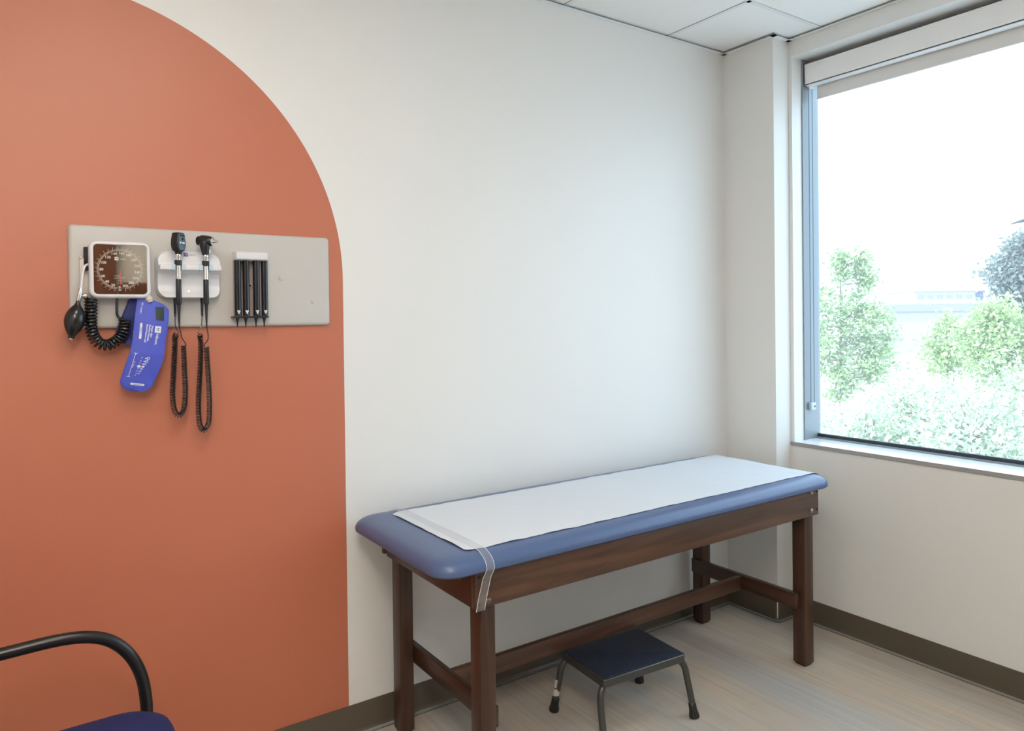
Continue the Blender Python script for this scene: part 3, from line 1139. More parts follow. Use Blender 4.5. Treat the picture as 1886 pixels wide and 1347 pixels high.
tube(bm, [(0.1597, -0.062, 1.5090), (0.1632, -0.060, 1.5389), (0.1665, -0.056, 1.5600), (0.1715, -0.050, 1.5735), (0.1790, -0.045, 1.5790)], 0.0034, 10, 0.004)
obj('air_tube', bm, M['wplastic'], bb, label='white air tube')

# --- cuff
CU = thing('pressure_cuff', 'blue nylon arm cuff hanging folded under the square gauge', 'cuff', (0.31, PF, 1.2204))
LFT = [(1.4900, .2982), (1.4836, .2982), (1.4316, .2895), (1.3712, .2829), (1.3391, .2767), (1.3012, .2644), (1.2588, .2517), (1.2480, .2503), (1.2380, .2555), (1.2302, .2633), (1.2240, .2770), (1.2204, .2950)]
RGT = [(1.4900, .3240), (1.4830, .3330), (1.4769, .3472), (1.4700, .3620), (1.4625, .3712), (1.4527, .3777), (1.4400, .3776), (1.4064, .3742), (1.3606, .3665), (1.3077, .3597), (1.2649, .3440), (1.2420, .3350), (1.2316, .3294), (1.2240, .3200), (1.2204, .3060)]
YF = [(1.4900, -0.050), (1.4700, -0.054), (1.4210, -0.063), (1.4150, -0.0635), (1.3500, -0.066), (1.3280, -0.0675), (1.2900, -0.062), (1.2204, -0.050)]


def cuff_y(x, z):
    xl, xr = interp(LFT, z), interp(RGT, z)
    t = (x - xl) / max(1e-4, xr - xl)
    bow = 0.004 * math.sin(PI * min(1, max(0, t))) + 0.005 * t
    wr = 0.0012 * math.sin((x - 0.3) * 160 + z * 70) * max(0, min(1, (1.30 - z) / 0.05)) * max(0, min(1, (x - 0.30) / 0.02))
    return interp(YF, z) - bow - wr


bm = B()
rows = []
NZ = 64
grid = []
for i in range(NZ + 1):
    t = i / NZ
    z = 1.4900 - (1.4900 - 1.2204) * (t if t < 0.9 else 1 - (1 - t) * (1 - 0.5 * ((t - 0.9) / 0.1)))
    xl, xr = interp(LFT, z), interp(RGT, z)
    grid.append([(xl + (xr - xl) * j / 16, z) for j in range(17)])
fr_ = [[bm.verts.new((x, cuff_y(x, z), z)) for x, z in r] for r in grid]
bk_ = [[bm.verts.new((x, cuff_y(x, z) + 0.0025, z)) for x, z in r] for r in grid]
for i in range(NZ):
    for j in range(16):
        bm.faces.new((fr_[i][j], fr_[i][j + 1], fr_[i + 1][j + 1], fr_[i + 1][j]))
        bm.faces.new((bk_[i][j], bk_[i + 1][j], bk_[i + 1][j + 1], bk_[i][j + 1]))
    for j in (0, 16):
        bm.faces.new((fr_[i][j], fr_[i + 1][j], bk_[i + 1][j], bk_[i][j]))
for i in (0, NZ):
    for j in range(16):
        bm.faces.new((fr_[i][j], fr_[i][j + 1], bk_[i][j + 1], bk_[i][j]))
ff = obj('front_flap', bm, M['cuff'], CU)
# stitched rim of the flap
bm = B()
rim = [(interp(LFT, r[0][1]) + 0.0022, r[0][1]) for r in grid[2:-1]] + [(r[-1][0] - 0.0022, r[-1][1]) for r in reversed(grid[2:-1])]
tube(bm, [(x, cuff_y(x, z) - 0.0002, z) for x, z in rim], 0.0008, 5, smooth=False)
obj('hem', bm, M['cuff'], ff)
bm = B()
LB = [(1.4934, .2875), (1.4825, .2791), (1.4381, .2621), (1.3941, .2438), (1.3750, .2470), (1.3607, .2582), (1.3534, .2740)]
RB = [(1.4934, .3060), (1.4381, .3060), (1.3941, .3030), (1.3534, .2960)]
rows = []
for i in range(25):
    z = 1.4934 - (1.4934 - 1.3534) * i / 24
    rows.append((z, interp(LB, z), interp(RB, z), -0.0285 - 0.004 * math.sin(i * 0.25), -0.025))
rows_slab(bm, rows, 10, 0.003)
obj('rear_flap', bm, M['cuffdk'], CU, label='dark navy lining flap')


def cuff_pt(x, z, lift=0.0006):
    return (x, cuff_y(x, z) - lift, z)


# dark patch
bm = B()
P4 = [(0.3428, 1.4621), (0.3654, 1.4605), (0.3636, 1.4207), (0.3422, 1.4233)]
K = 6
gp = [[None] * (K + 1) for _ in range(K + 1)]
for i in range(K + 1):
    for j in range(K + 1):
        u, v = i / K, j / K
        x = (P4[0][0] * (1 - u) + P4[1][0] * u) * (1 - v) + (P4[3][0] * (1 - u) + P4[2][0] * u) * v
        z = (P4[0][1] * (1 - u) + P4[1][1] * u) * (1 - v) + (P4[3][1] * (1 - u) + P4[2][1] * u) * v
        gp[i][j] = bm.verts.new(cuff_pt(x, z))
for i in range(K):
    for j in range(K):
        bm.faces.new((gp[i][j], gp[i + 1][j], gp[i + 1][j + 1], gp[i][j + 1]))
obj('clear_pocket', bm, M['patch'], ff, label='dark green square patch')
# lettering on the flap reads downward
bm = B()
dn = Vector((-0.0044, 0, -0.0284)).normalized()
sd = Vector((0.0284, 0, -0.0044)).normalized()
yfun = lambda x, z: cuff_y(x, z) - 0.0006
yfun2 = lambda x, z: cuff_y(x, z) - 0.0010


def cuffquad(bm, a, b_, hw, fn=yfun):
    """a band of half width hw from a to b"""
    a, b_ = Vector((a[0], 0, a[1])), Vector((b_[0], 0, b_[1]))
    d = (b_ - a).normalized()
    nn = Vector((-d.z, 0, d.x)) * hw
    k = max(1, int((b_ - a).length / 0.006))
    for i in range(k):
        p, q = a.lerp(b_, i / k), a.lerp(b_, (i + 1) / k)
        quad(bm, [(w_.x, fn(w_.x, w_.z), w_.z) for w_ in (p - nn, p + nn, q + nn, q - nn)])


def cuffpill(bm, a, b_, hw):
    cuffquad(bm, a, b_, hw)
    for c in (a, b_):
        f = [(c[0] + hw * math.cos(2 * PI * k / 14), c[1] + hw * math.sin(2 * PI * k / 14)) for k in range(14)]
        quad(bm, [(x, yfun(x, z), z) for x, z in f])


cuffquad(bm, (0.3482, 1.4060), (0.3459, 1.3874), 0.0080)
text_into(bm, 'Hillrom.', 0.0098, (0.3450, 0, 1.3845), dn, sd, 0.0002, yfun=yfun)
obj('logo_print', bm, M['print_'], ff, False, label='white logo square and name')
bm = B()
text_into(bm, 'Welch Allyn', 0.0068, (0.3334, 0, 1.4080), dn, sd, 0.0002, yfun=yfun)
text_into(bm, 'FlexiPort Reusable', 0.0062, (0.3272, 0, 1.4105), dn, sd, 0.0002, yfun=yfun)
text_into(bm, 'Blood Pressure Cuff', 0.0062, (0.3206, 0, 1.4120), dn, sd, 0.0002, yfun=yfun)
obj('title_text', bm, M['print_'], ff, False, label='white lettering in three lines')
bm = B()
cuffpill(bm, (0.3052, 1.4135), (0.3012, 1.3740), 0.0030)
obj('size_strip', bm, M['print_'], ff, False, label='white size strip')
bm = B()
cuffpill(bm, (0.2785, 1.2452), (0.3085, 1.2405), 0.0029)
obj('index_strip', bm, M['print_'], ff, False, label='white index strip')
# range bar
bm = B()
cuffquad(bm, (0.2893, 1.3311), (0.2711, 1.2665), 0.0006)
cuffquad(bm, (0.2852, 1.3323), (0.2935, 1.3298), 0.0008)
cuffquad(bm, (0.2668, 1.2676), (0.2754, 1.2654), 0.0008)
d2 = Vector((-0.0081, 0, -0.0244)).normalized()
s2 = Vector((0.0244, 0, -0.0081)).normalized()
text_into(bm, '25 - 34 cm', 0.0044, (0.2868, 0, 1.3085), d2, s2, 0.0001, yfun=yfun)
obj('range_scale', bm, M['print_'], ff, False, label='white range bar with end stops')
# sizing figures
bm = B()
for k, (x, z) in enumerate(((.3210, 1.3157), (.3169, 1.3072), (.3119, 1.2998), (.3079, 1.2924), (.3045, 1.2861), (.3009, 1.2797), (.2969, 1.2735))):
    rad = 0.0042 - 0.0004 * k
    for (ra, rb_) in (((0.0, rad),) if k == 3 else ((rad * 0.62, rad),)):
        for q in range(12):
            a0, a1 = 2 * PI * q / 12, 2 * PI * (q + 1) / 12
            quad(bm, [(x + r * math.cos(a), yfun(x + r * math.cos(a), z + r * math.sin(a)), z + r * math.sin(a)) for r, a in
                      ((max(ra, 1e-4), a0), (max(ra, 1e-4), a1), (rb_, a1), (rb_, a0))])
    cuffquad(bm, (x - rad * 0.6, z - 0.0005), (x - rad * 2.1, z + 0.0008), rad * 0.35)
for s, x, z in (('13', .3050, 1.3186), ('12', .3020, 1.3100), ('11', .2993, 1.3026), ('9', .2942, 1.2877), ('8', .2918, 1.2813), ('7', .2896, 1.2749), ('6', .2880, 1.2690)):
    text_into(bm, s, 0.0050, (x, 0, z), d2, s2, 0.0001, 'CENTER', yfun)
f = [(0.2968 + 0.0042 * math.cos(2 * PI * k / 16), 1.2940 + 0.0042 * math.sin(2 * PI * k / 16)) for k in range(16)]
quad(bm, [(x, yfun(x, z), z) for x, z in f])
obj('sizing_figures', bm, M['print_'], ff, False, label='white row of arm figures and numbers')
bm = B()
text_into(bm, 'REF 11 ADULT', 0.0050, (0.3107, 0, 1.4740), Vector((-0.0074, 0, -0.0357)), Vector((0.0357, 0, -0.0074)), 0.0001, yfun=yfun)
obj('side_text', bm, M['print_'], ff, False, label='white lettering along the edge')
bm = B()
text_into(bm, 'H', 0.0110, (0.3470, 0, 1.3966), dn, sd, 0.0002, 'CENTER', yfun2)
obj('logo_letter', bm, M['cuff'], ff, False)
bm = B()
text_into(bm, 'ADULT 11', 0.0046, (0.3032, 0, 1.3938), dn, sd, 0.0001, 'CENTER', yfun2)
obj('size_text', bm, M['cuff'], ff, False)
bm = B()
text_into(bm, 'INDEX LINE 11', 0.0036, (0.2935, 0, 1.2428), (0.030, 0, -0.0047), (0.0047, 0, 0.030), 0.0001, 'CENTER', yfun2)
obj('index_text', bm, M['cuff'], ff, False)
bm = B()
lathe(bm, (0.3235, -0.058, 1.4950), (0.30, -0.15, -0.8), [(0, 0.0075), (0.006, 0.0078), (0.0065, 0.0095), (0.016, 0.0095), (0.018, 0.0070), (0.022, 0.0070)], 8)
obj('connector', bm, M['offwhite'], CU, False, label='off-white hose connector')

# --- two-handle instrument holder
H = thing('instrument_holder', 'white wall holder with rounded corners carrying two black-handled scopes', 'holder', (0.437, PF, 1.487))
# body: front outline as rows from the top down
rows = []
hx0, hx1 = 0.3480, 0.5290
zt, zb_ = 1.6262, 1.4872
prof_y = [(1.6262, -0.030), (1.6180, -0.040), (1.6000, -0.047), (1.5900, -0.052), (1.5830, -0.054), (1.5670, -0.050), (1.5600, -0.041), (1.5450, -0.036), (1.5250, -0.037), (1.5080, -0.045), (1.4950, -0.055), (1.4895, -0.058), (1.4872, -0.054)]
NR = 60
for i in range(NR + 1):
    z = zt - (zt - zb_) * i / NR
    rt, rb2 = 0.042, 0.030
    ins = 0.0
    if z > zt - rt * 0.75:
        q = (z - (zt - rt * 0.75)) / (rt * 0.75)
        ins = rt * (1 - math.sqrt(max(0, 1 - min(0.999, q) ** 2)))
    if z < zb_ + rb2:
        q = (zb_ + rb2 - z) / rb2
        ins = max(ins, rb2 * (1 - math.sqrt(max(0, 1 - min(0.999, q) ** 2))))
    rows.append((z, hx0 + ins, hx1 - ins, interp(prof_y, z), PF))
bm = B()
rows_slab(bm, rows, 30, 0.007)
obj('body', bm, M['wplastic'], H)
# shelf with two notches
HX = (0.4024, 0.4770)
bm = B()
segs = [(0.3535, HX[0] - 0.0092), (HX[0] + 0.0092, HX[1] - 0.0092), (HX[1] + 0.0092, 0.5205)]
for a, b_ in segs:
    box(bm, a, b_, -0.081, -0.030, 1.5675, 1.5830, 0.003, 3)
obj('shelf', bm, M['wplastic'], H)
for hx in HX:
    bm = B()
    box(bm, hx - 0.0190, hx - 0.0080, -0.0825, -0.060, 1.5668, 1.5836, 0.002, 2)
    box(bm, hx + 0.0080, hx + 0.0200, -0.0825, -0.060, 1.5668, 1.5836, 0.002, 2)
    obj('cradle_clip', bm, M['clip'], H, label='pale blue cradle clip')
bm = B()
lathe(bm, (0.4350, -0.0445, 1.5074), (0, -1, 0), [(0, 0.0022), (0.0018, 0.0022), (0.0025, 0.0012)], 12)
obj('indicator_light', bm, M['led'], H, label='small lit green indicator')
bm = B()
yl = -0.0475
quad(bm, [(0.4236, yl, 1.6108), (0.4352, yl - 0.0018, 1.6100), (0.4352, yl + 0.001, 1.6210), (0.4236, yl + 0.003, 1.6218)])
for v in bm.verts:
    v.co.y = interp(prof_y, v.co.z) - 0.0022
obj('logo', bm, M['bluelogo'], H, False, label='violet square logo')
bm = B()
text_into(bm, 'Hillrom.', 0.0058, (0.4375, 0, 1.6150), (1, 0, 0.02), (0, 0, 1), 0.0001, yfun=lambda x, z: interp(prof_y, z) - 0.0016)
obj('name_text', bm, M['greyprint'], H, False)
bm = B()
text_into(bm, 'H', 0.0075, (0.4294, 0, 1.6155), (1, 0, 0), (0, 0, 1), 0.0001, 'CENTER', yfun=lambda x, z: interp(prof_y, z) - 0.0028)
obj('logo_letter', bm, M['print_'], H, False)
for px_ in (0.3979, 0.4718):
    bm = B()
    lathe(bm, (px_, -0.042, 1.4900), (-0.0007, 0, -1), [(0, 0.0058), (0.003, 0.0058), (0.004, 0.0049)] +
          [(0.006 + 0.0035 * k + (0.0017 if q else 0), (0.0047 if q else 0.0040) - 0.00009 * k) for k in range(13) for q in (0, 1)] + [(0.0565, 0.0022)], 12)
    obj('cord_plug', bm, M['blk'], H, label='black ribbed cord plug')

YH = -0.0755


def handle(root, hx):
    """chrome neck, black collar, chrome sleeve, black grip, ribbed strain relief"""
    bm_ = B()
    lathe(bm_, (hx, YH, 1.6145), (0, 0, -1), [(0, 0.0072), (0.002, 0.0079), (0.009, 0.0079), (0.010, 0.0073), (0.020, 0.0073)], 22)
    obj('chrome_neck', bm_, M['chrome'], root)
    bm_ = B()
    lathe(bm_, (hx, YH, 1.5960), (0, 0, -1), [(0, 0.0090), (0.001, 0.0102), (0.0145, 0.0102), (0.0155, 0.0090)], 24)
    obj('collar', bm_, M['blk'], root)
    bm_ = B()
    lathe(bm_, (hx, YH, 1.5806), (0, 0, -1), [(0, 0.0071), (0.007, 0.0071), (0.0072, 0.0066), (0.0082, 0.0066), (0.0084, 0.0070), (0.041, 0.0070)], 22)
    obj('chrome_sleeve', bm_, M['chrome'], root)
    bm_ = B()
    lathe(bm_, (hx, YH, 1.5408), (0, 0, -1), [(-0.0005, 0.0070), (0.001, 0.0076), (0.03, 0.0078), (0.070, 0.0079), (0.0725, 0.0074), (0.0735, 0.0050)], 22)
    obj('grip', bm_, M['blk'], root)
    bm_ = B()
    lathe(bm_, (hx, YH, 1.4680), (0.012, 0.06, -1), [(0, 0.0054)] + [(0.003 + 0.0035 * k + (0.0017 if q else 0), (0.0052 if q else 0.0044) - 0.00016 * k) for k in range(17) for q in (0, 1)] + [(0.0655, 0.0016)], 12)
    obj('strain_relief', bm_, M['blk'], root)


# --- ophthalmoscope
OP = thing('ophthalmoscope', 'left scope on the white holder, flat-faced tapered black head and coiled cord', 'medical scope', (HX[0], YH, 1.40))
ang = math.radians(38)
fx, fy = math.sin(ang), -math.cos(ang)     # direction the head faces
rx, ry_ = math.cos(ang), math.sin(ang)
bm = B()
loops = []
for z, hw, hd in ((1.6130, 0.0085, 0.0085), (1.6190, 0.0095, 0.0095), (1.6250, 0.0150, 0.0110), (1.6350, 0.0175, 0.0125), (1.6440, 0.0180, 0.0130), (1.6560, 0.0165, 0.0130), (1.6680, 0.0140, 0.0125), (1.6730, 0.0130, 0.0120), (1.6745, 0.0115, 0.0105)):
    loops.append([(HX[0] + 0.001 + rx * u + fx * w, YH + ry_ * u + fy * w, z) for u, w in rrect(-hw, hw, -hd, hd, min(hw, hd) * (0.35 if z > 1.62 else 0.9), 4)])
loft(bm, loops)
oh = obj('head', bm, M['blk'], OP)


def face_pt(u, z, lift):
    return (HX[0] + 0.001 + rx * u + fx * (0.0130 + lift), YH + ry_ * u + fy * (0.0130 + lift), z)


bm = B()
pts_ = [(-0.0105, 1.6700), (0.0105, 1.6700), (0.0125, 1.6560), (0.0135, 1.6440), (0.0125, 1.6330), (0.008, 1.6245), (-0.008, 1.6245), (-0.0125, 1.6330), (-0.0135, 1.6440), (-0.0125, 1.6560)]
loft(bm, [[face_pt(u, z, -0.0004) for u, z in pts_], [face_pt(u * 0.96, z, 0.0009) for u, z in pts_]])
fp = obj('face_plate', bm, M['screen'], oh, False, label='glossy bluish face plate')
bm = B()
quad(bm, [face_pt(u, z, 0.0014) for u, z in ((-0.0085, 1.6675), (0.0095, 1.6675), (0.0095, 1.6640), (-0.0085, 1.6640))])
f = [(0.0015 + 0.0038 * math.cos(2 * PI * k / 16), 1.6560 + 0.0038 * math.sin(2 * PI * k / 16)) for k in range(16)]
quad(bm, [face_pt(u, z, 0.0014) for u, z in f])
obj('aperture', bm, M['hole'], oh, False)
bm = B()
quad(bm, [face_pt(u, z, 0.0014) for u, z in ((-0.0095, 1.6480), (-0.0040, 1.6480), (-0.0040, 1.6425), (-0.0095, 1.6425))])
quad(bm, [face_pt(u, z, 0.0014) for u, z in ((-0.0005, 1.6475), (0.0095, 1.6475), (0.0095, 1.6425), (-0.0005, 1.6425))])
obj('label_plate', bm, M['print_'], oh, False, label='pale lens number windows')
handle(OP, HX[0])
bm = B()
ZA = -0.052
coil(bm, [(0.3990, ZA + 0.006, 1.3815), (0.3944, ZA, 1.3700), (0.3938, ZA, 1.3474), (0.3897, ZA, 1.2796), (0.3855, ZA, 1.2118), (0.3880, ZA, 1.1708), (0.3940, ZA, 1.1510), (0.4017, ZA, 1.1440), (0.4097, ZA, 1.1500),
          (0.4165, ZA, 1.1685), (0.4202, ZA, 1.2163), (0.4185, ZA, 1.2781), (0.4175, ZA, 1.3300), (0.4172, ZA, 1.3480)], 0.0068, 0.00150, 0.0045, 6, 12)
tube(bm, [(0.3975, -0.042, 1.4345), (0.3974, -0.043, 1.4100), (0.4016, -0.045, 1.3941), (0.4044, -0.046, 1.3870), (0.4020, -0.048, 1.3825)], 0.0014, 6, 0.004)
tube(bm, [(0.4033, -0.0715, 1.4040), (0.4066, -0.070, 1.3882), (0.4108, -0.066, 1.3711), (0.4218, -0.060, 1.3530), (0.4230, -0.056, 1.3480)], 0.0014, 6, 0.004)
obj('coiled_cord', bm, M['rubber'], OP, label='black coiled cord hanging in a loop')

# --- otoscope
OT = thing('otoscope', 'right scope on the white holder, black barrel head with steel tip and coiled cord', 'medical scope', (HX[1], YH, 1.40))
bm = B()
ax = Vector((0.74, -0.62, -0.06)).normalized()
o0 = Vector((HX[1] - 0.0120, YH + 0.014, 1.6560))
lathe(bm, o0, ax, [(-0.0065, 0.0100), (-0.006, 0.0132), (-0.0015, 0.0136), (-0.001, 0.0125), (0.001, 0.0125), (0.002, 0.0155), (0.006, 0.0172), (0.016, 0.0172), (0.028, 0.0155), (0.037, 0.0132), (0.0385, 0.0120)], 28)
lathe(bm, (HX[1], YH, 1.6138), (-0.06, 0.03, 1), [(0, 0.0094), (0.003, 0.0100), (0.012, 0.0112), (0.022, 0.0135), (0.032, 0.0150), (0.040, 0.0140)], 24)
th = obj('head', bm, M['blk'], OT)
bm = B()
lathe(bm, o0 + ax * 0.0380, ax, [(0, 0.0112), (0.002, 0.0112), (0.0025, 0.0095), (0.003, 0.0060), (0.004, 0.0056), (0.012, 0.0042), (0.019, 0.0028), (0.0195, 0.0018)], 20)
obj('steel_tip', bm, M['chrome'], th, label='bright steel tip')
bm = B()
for q, w in (((0.0, 0.0), 0),):
    nrm = Vector((0.62, -0.78, 0)).normalized()
    tn = Vector((0.78, 0.62, 0))
    c = Vector((HX[1], YH, 1.6240)) + nrm * 0.0128 + tn * 0.003
    quad(bm, [c + tn * 0.0026 + Vector((0, 0, 0.0055)), c - tn * 0.0026 + Vector((0, 0, 0.0055)), c - tn * 0.0026 - Vector((0, 0, 0.0050)), c + tn * 0.0026 - Vector((0, 0, 0.0050))])
obj('logo_plate', bm, M['print_'], th, False, label='small white logo tag')
handle(OT, HX[1])
bm = B()
ZA = -0.053
coil(bm, [(0.4625, ZA + 0.006, 1.3780), (0.4640, ZA, 1.3690), (0.4635, ZA, 1.3105), (0.4592, ZA, 1.2414), (0.4552, ZA, 1.1724), (0.4562, ZA, 1.1273), (0.4610, ZA, 1.1030), (0.4683, ZA, 1.0935), (0.4760, ZA, 1.1020),
          (0.4832, ZA - 0.003, 1.1248), (0.4848, ZA - 0.006, 1.1875), (0.4823, ZA - 0.007, 1.2575), (0.4800, ZA - 0.007, 1.3099), (0.4788, ZA - 0.007, 1.3420)], 0.0068, 0.00150, 0.0045, 6, 12)
tube(bm, [(0.4715, -0.042, 1.4345), (0.4690, -0.043, 1.4057), (0.4610, -0.045, 1.3930), (0.4580, -0.046, 1.3850), (0.4620, -0.048, 1.3790)], 0.0014, 6, 0.004)
tube(bm, [(0.4778, -0.0715, 1.4030), (0.4815, -0.072, 1.3762), (0.4797, -0.072, 1.3625), (0.4690, -0.069, 1.3473), (0.4735, -0.066, 1.3420)], 0.0014, 6, 0.004)
obj('coiled_cord', bm, M['rubber'], OT, label='black coiled cord hanging in a loop')

# --- specula dispenser
SD = thing('specula_dispenser', 'white-capped dispenser of four black specula tubes on the grey board', 'dispenser', (0.6165, PF, 1.399))
bm = B()
rslab_xz(bm, 0.5665, 0.6650, 1.6040, 1.6310, 0.004, [(PF, -0.001), (-0.050, 0.0), (-0.057, 0.0012), (-0.060, 0.004)], 4)
obj('cap', bm, M['wplastic'], SD)
bm = B()
box(bm, 0.5675, 0.6635, -0.0225, PF, 1.4310, 1.6045, 0.001, 1)
obj('back_plate', bm, M['tan'], SD, label='pinkish tan back plate')
TX = (0.5752, 0.6000, 0.6310, 0.6560)
for tx in TX:
    bm = B()
    lathe(bm, (tx, -0.042, 1.4335), (0, 0, 1), [(0, 0.0098), (0.171, 0.0098)], 24)
    tb = obj('tube', bm, M['blkgloss'], SD)
    bm = B()
    w = 0.0053
    pts_ = []
    for dx, z in ((-w, 1.4505), (-w * 0.5, 1.4505), (0, 1.4505), (w * 0.5, 1.4505), (w, 1.4505), (w * 0.5, 1.4440), (0, 1.4378), (-w * 0.5, 1.4440)):
        pts_.append((tx + dx, -0.042 - math.sqrt(0.0099 ** 2 - dx * dx) - 0.0003, z))
    quad(bm, pts_)
    tri = obj('arrow_mark', bm, M['print_'], tb, False, label='white triangle mark')
    bm = B()
    text_into(bm, '4', 0.0042, (tx, -0.0526, 1.4468), (1, 0, 0), (0, 0, 1), 0.0001, 'CENTER')
    obj('print', bm, M['greyprint'], tb, False)
    bm = B()
    lathe(bm, (tx - 0.0022, -0.042, 1.4275), (-0.02, 0, -1), [(0, 0.0068), (0.002, 0.0066), (0.0025, 0.0052), (0.010, 0.0036), (0.020, 0.0022), (0.028, 0.0015), (0.0285, 0.0008)], 16)
    obj('speculum_tip', bm, M['blk'], SD)
bm = B()
box(bm, 0.5590, 0.6645, -0.055, PF, 1.4275, 1.4330, 0.0012, 2)
obj('base_plate', bm, M['blk'], SD)
bm = B()
lathe(bm, (0.6165, -0.0225, 1.5285), (0, -1, 0), [(0, 0.0055), (0.005, 0.0055), (0.006, 0.0040)], 16)
sc = obj('screw', bm, M['offwhite'], SD)
bm = B()
lathe(bm, (0.6165, -0.0284, 1.5285), (0, -1, 0), [(0, 0.0032), (0.0003, 0.0032)], 12)
obj('screw_recess', bm, M['hole'], sc, False)

# ------------------------------------------------------------------ outside
GZ = -3.0
bm = B()
quad(bm, [(4, -60, GZ), (260, -60, GZ), (260, 160, GZ), (4, 160, GZ)])
struct('ground', bm, M['ground'])

RA = Vector((0.823, -0.568, 0))
FA = Vector((0.568, 0.823, 0))


def leaf(bm, rnd_, p, s):
    n_ = Vector((rnd_.gauss(0, 1), rnd_.gauss(0, 1), rnd_.gauss(0.5, 1))).normalized()
    a_ = n_.orthogonal().normalized()
    a_.rotate(Matrix.Rotation(rnd_.uniform(0, 6.28), 3, n_))
    b_ = n_.cross(a_)
    w_ = s * rnd_.uniform(0.4, 0.65)
    s_ = s * rnd_.uniform(0.7, 1.3)
    quad(bm, [p - a_ * s_, p - b_ * w_ + n_ * w_ * 0.3, p + a_ * s_, p + b_ * w_ + n_ * w_ * 0.3])


def tree(name, label, cat, base, blobs, leafmat, size, per_clump, seed, group=None, trunk=0.09, clump_r=0.33):
    """blobs: (u across the view, w depth, z, radius across, radius up, clumps)"""
    rnd_ = random.Random(seed)
    base = Vector(base)
    root = thing(name, label, cat, base, group)
    bmL, bmT = B(), B()
    top = max(b_[2] for b_ in blobs)
    tube(bmT, [base, base + Vector((0.03, 0.02, (top - base.z) * 0.5)), Vector((base.x, base.y, top))], trunk, 8, 0.4, radii=[trunk, trunk * 0.7, trunk * 0.25])
    for u, w, z, ru, rz, nc in blobs:
        c0 = Vector((base.x, base.y, 0)) + RA * u + FA * w
        for _ in range(nc):
            d = Vector((rnd_.gauss(0, 1), rnd_.gauss(0, 1), rnd_.gauss(0, 1))).normalized() * (rnd_.uniform(0.25, 1.0) ** 0.5)
            c = c0 + RA * (d.x * ru) + FA * (d.y * ru) + Vector((0, 0, z + d.z * rz))
            tube(bmT, [Vector((base.x, base.y, max(base.z + 0.3, min(top, c.z - 0.5 * abs(d.x) * ru)))), c], 0.012, 4, 1.0, smooth=False)
            for _ in range(per_clump):
                e = Vector((rnd_.gauss(0, 1), rnd_.gauss(0, 1), rnd_.gauss(0, 0.8))) * clump_r * 0.5
                leaf(bmL, rnd_, c + e, size)
    obj('trunk', bmT, M['bark'], root)
    bmL_me = bmL
    me = bpy.data.meshes.new('foliage')
    bmesh.ops.translate(bmL_me, verts=bmL_me.verts, vec=-base)
    bmL_me.to_mesh(me)
    bmL_me.free()
    me.materials.append(M[leafmat])
    o = bpy.data.objects.new('foliage', me)
    COL.objects.link(o)
    o.parent = root
    return root


tree('slender_tree', 'twin-topped green tree at the left side of the window view', 'tree', (24.40, 12.36, GZ),
     [(0.0, 0, 3.10, 0.16, 0.75, 18), (0.82, 0, 2.85, 0.22, 0.90, 24), (-0.75, 0, 1.6, 0.45, 0.8, 16), (0.5, 0, 1.2, 0.8, 1.0, 34), (1.35, 0, 0.9, 0.6, 1.1, 26), (-0.6, 0, 0.0, 0.7, 1.1, 26),
      (0.4, 0, -0.5, 0.9, 0.9, 30), (1.2, 0, -0.4, 0.6, 0.8, 18), (0.05, 0, -1.5, 0.55, 0.5, 12)], 'leaf_a', 0.085, 36, 11, 'trees outside the window', 0.07, 0.36)
tree('young_tree', 'small pointed green tree near the middle of the window view', 'tree', (29.70, 11.18, GZ),
     [(0.0, 0, 1.0, 0.35, 0.5, 12), (-0.45, 0, 0.0, 0.5, 0.6, 14), (0.25, 0, 0.1, 0.6, 0.7, 18), (0.0, 0, -0.7, 0.7, 0.6, 16)], 'leaf_b', 0.09, 40, 12, 'trees outside the window', 0.06, 0.42)
tree('broad_tree', 'bright green bushy tree at the right side of the window view', 'tree', (26.68, 8.38, GZ),
     [(0.0, 0, 1.35, 0.6, 0.6, 20), (-0.55, 0, 0.75, 0.6, 0.7, 20), (0.6, 0, 0.8, 0.7, 0.6, 22), (0.1, 0, 0.0, 1.1, 0.8, 34), (1.1, 0, 0.1, 0.6, 0.7, 18), (0.2, 0, -0.9, 0.7, 0.5, 14)], 'leaf_b', 0.085, 42, 13, 'trees outside the window', 0.08, 0.42)
tree('tall_tree', 'tall grey-green tree rising behind the bright bushy tree', 'tree', (51.3, 16.9, GZ),
     [(0.6, 0, 5.2, 1.0, 0.9, 26), (-1.0, 0, 4.0, 0.9, 0.8, 20), (0.3, 0, 3.0, 1.4, 1.4, 44), (1.4, 0, 3.2, 1.4, 1.6, 44), (0.2, 0, 1.2, 1.2, 1.3, 30), (1.5, 0, 0.5, 1.5, 1.5, 34)], 'leaf_c', 0.17, 46, 14, 'trees outside the window', 0.18, 0.7)
shr = [('haze-paled shrub lowest at the left corner of the window view', (15.3, 7.4, GZ), 0.75, -1.55, 'leaf_d', 21, 50),
       ('haze-paled shrub below the twin-topped tree', (13.8, 5.5, GZ), 0.85, -1.25, 'leaf_d', 22, 56),
       ('haze-paled olive shrub below the small pointed tree', (15.9, 5.3, GZ), 1.15, -0.90, 'leaf_e', 23, 70),
       ('haze-paled shrub below the bright bushy tree', (13.6, 3.45, GZ), 0.95, -0.75, 'leaf_d', 24, 66),
       ('haze-paled olive shrub lowest at the right edge of the window view', (16.2, 3.3, GZ), 1.1, -0.50, 'leaf_e', 25, 70)]
for lab, base, ru, zc, lm, sd_, nc in shr:
    tree('shrub', lab, 'shrub', base, [(0, 0, zc, ru, 0.85, nc), (0.1, 0, zc - 0.9, ru * 1.15, 0.9, nc)], lm, 0.055, 60, sd_, 'shrubs outside the window', 0.05, 0.5)

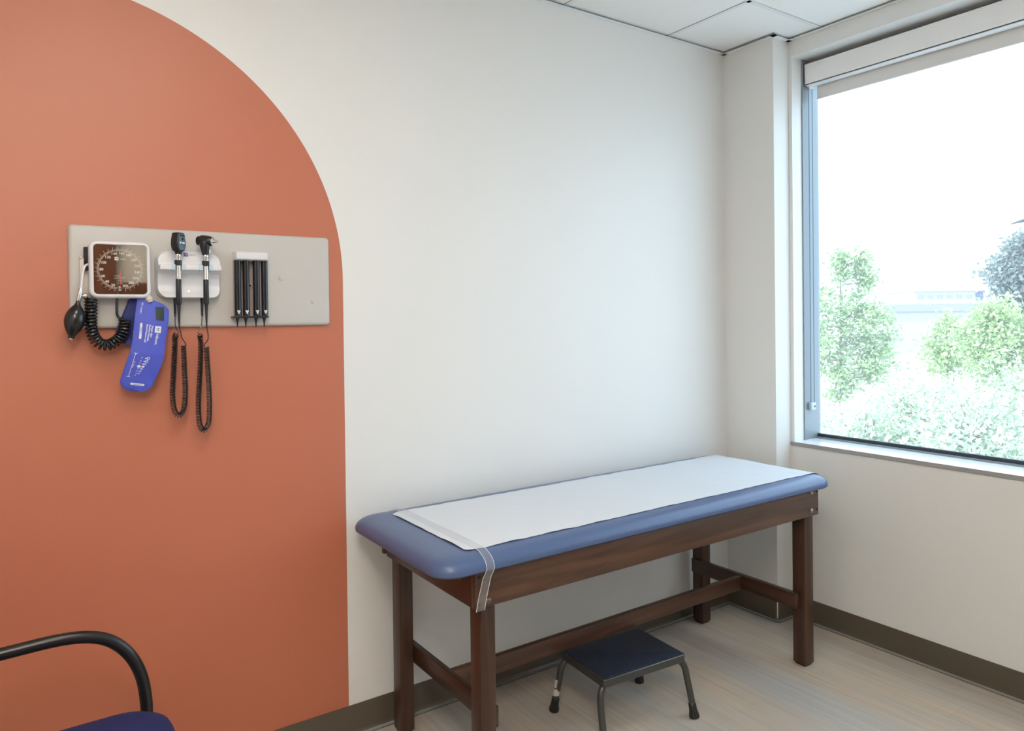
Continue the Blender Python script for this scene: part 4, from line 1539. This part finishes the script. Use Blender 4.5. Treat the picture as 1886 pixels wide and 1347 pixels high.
# distant buildings
bd = thing('office_building', 'white two-storey office building on the horizon outside', 'building', (117, 50.6, GZ))
ux, uy = Vector((0.823, -0.568, 0)), Vector((0.568, 0.823, 0))


def obox(bm, c, u0, u1, w0, w1, z0, z1):
    c = Vector((c[0], c[1], 0))
    vs_ = [bm.verts.new(c + ux * u + uy * w + Vector((0, 0, z))) for z in (z0, z1) for w in (w0, w1) for u in (u0, u1)]
    for f in ((0, 2, 3, 1), (4, 5, 7, 6), (0, 1, 5, 4), (2, 6, 7, 3), (0, 4, 6, 2), (1, 3, 7, 5)):
        bm.faces.new([vs_[i] for i in f])


c0 = (117, 50.6)
bm = B()
obox(bm, c0, -5.4, 5.2, 0, 8, GZ, 4.6)
obj('walls', bm, M['bwall'], bd, False)
bm = B()
obox(bm, c0, -5.5, 5.3, -0.2, 8.2, 4.6, 4.9)
obj('roof_edge', bm, M['bwall'], bd, False)
for k in range(6):
    for z in (2.25, 3.55):
        bm = B()
        obox(bm, c0, -4.8 + 1.45 * k, -3.9 + 1.45 * k, -0.06, 0.02, z, z + 0.5)
        obj('window', bm, M['bband'], bd, False)
bm = B()
obox(bm, c0, 3.9, 5.0, -0.1, 0.02, 3.2, 4.5)
obj('window', bm, M['bwin'], bd, False, label='large dark blue window')
lb = thing('low_building', 'long low white building with a mauve roof band behind the trees', 'building', (84.6, 36.5, GZ))
c1 = (84.6, 36.5)
bm = B()
obox(bm, c1, -6.0, 7.0, 0, 5, GZ, 1.55)
obj('walls', bm, M['bwall'], lb, False)
bm = B()
obox(bm, c1, -6.1, 7.1, -0.3, 5.2, 1.55, 2.35)
obj('roof_band', bm, M['bband'], lb, False)

# street lamp head reaching in from the right
sl = thing('street_lamp', 'dark flat street lamp head at the right edge of the sky', 'street lamp', (41.4, 11.7, GZ))
bm = B()
lathe(bm, (41.4, 11.7, GZ), (0, 0, 1), [(0, 0.12), (0.3, 0.10), (8.7, 0.07)], 12)
obj('pole', bm, M['lamp'], sl)
bm = B()
h0, h1 = Vector((39.70, 12.83, 5.62)), Vector((41.3, 11.77, 5.80))
dv = (h1 - h0).normalized()
sdv = Vector((-dv.y, dv.x, 0)).normalized()
loops = []
for t, hw, hz in ((0, 0.02, 0.02), (0.15, 0.14, 0.06), (0.5, 0.24, 0.13), (0.9, 0.26, 0.17), (1.1, 0.08, 0.10), (1.9, 0.05, 0.06)):
    c = h0 + dv * t
    loops.append([c + sdv * (hw * math.cos(2 * PI * k / 12)) + Vector((0, 0, max(-0.02, hz * math.sin(2 * PI * k / 12)) + hz * 0.4)) for k in range(12)])
loft(bm, loops)
obj('lamp_head', bm, M['lamp'], sl)
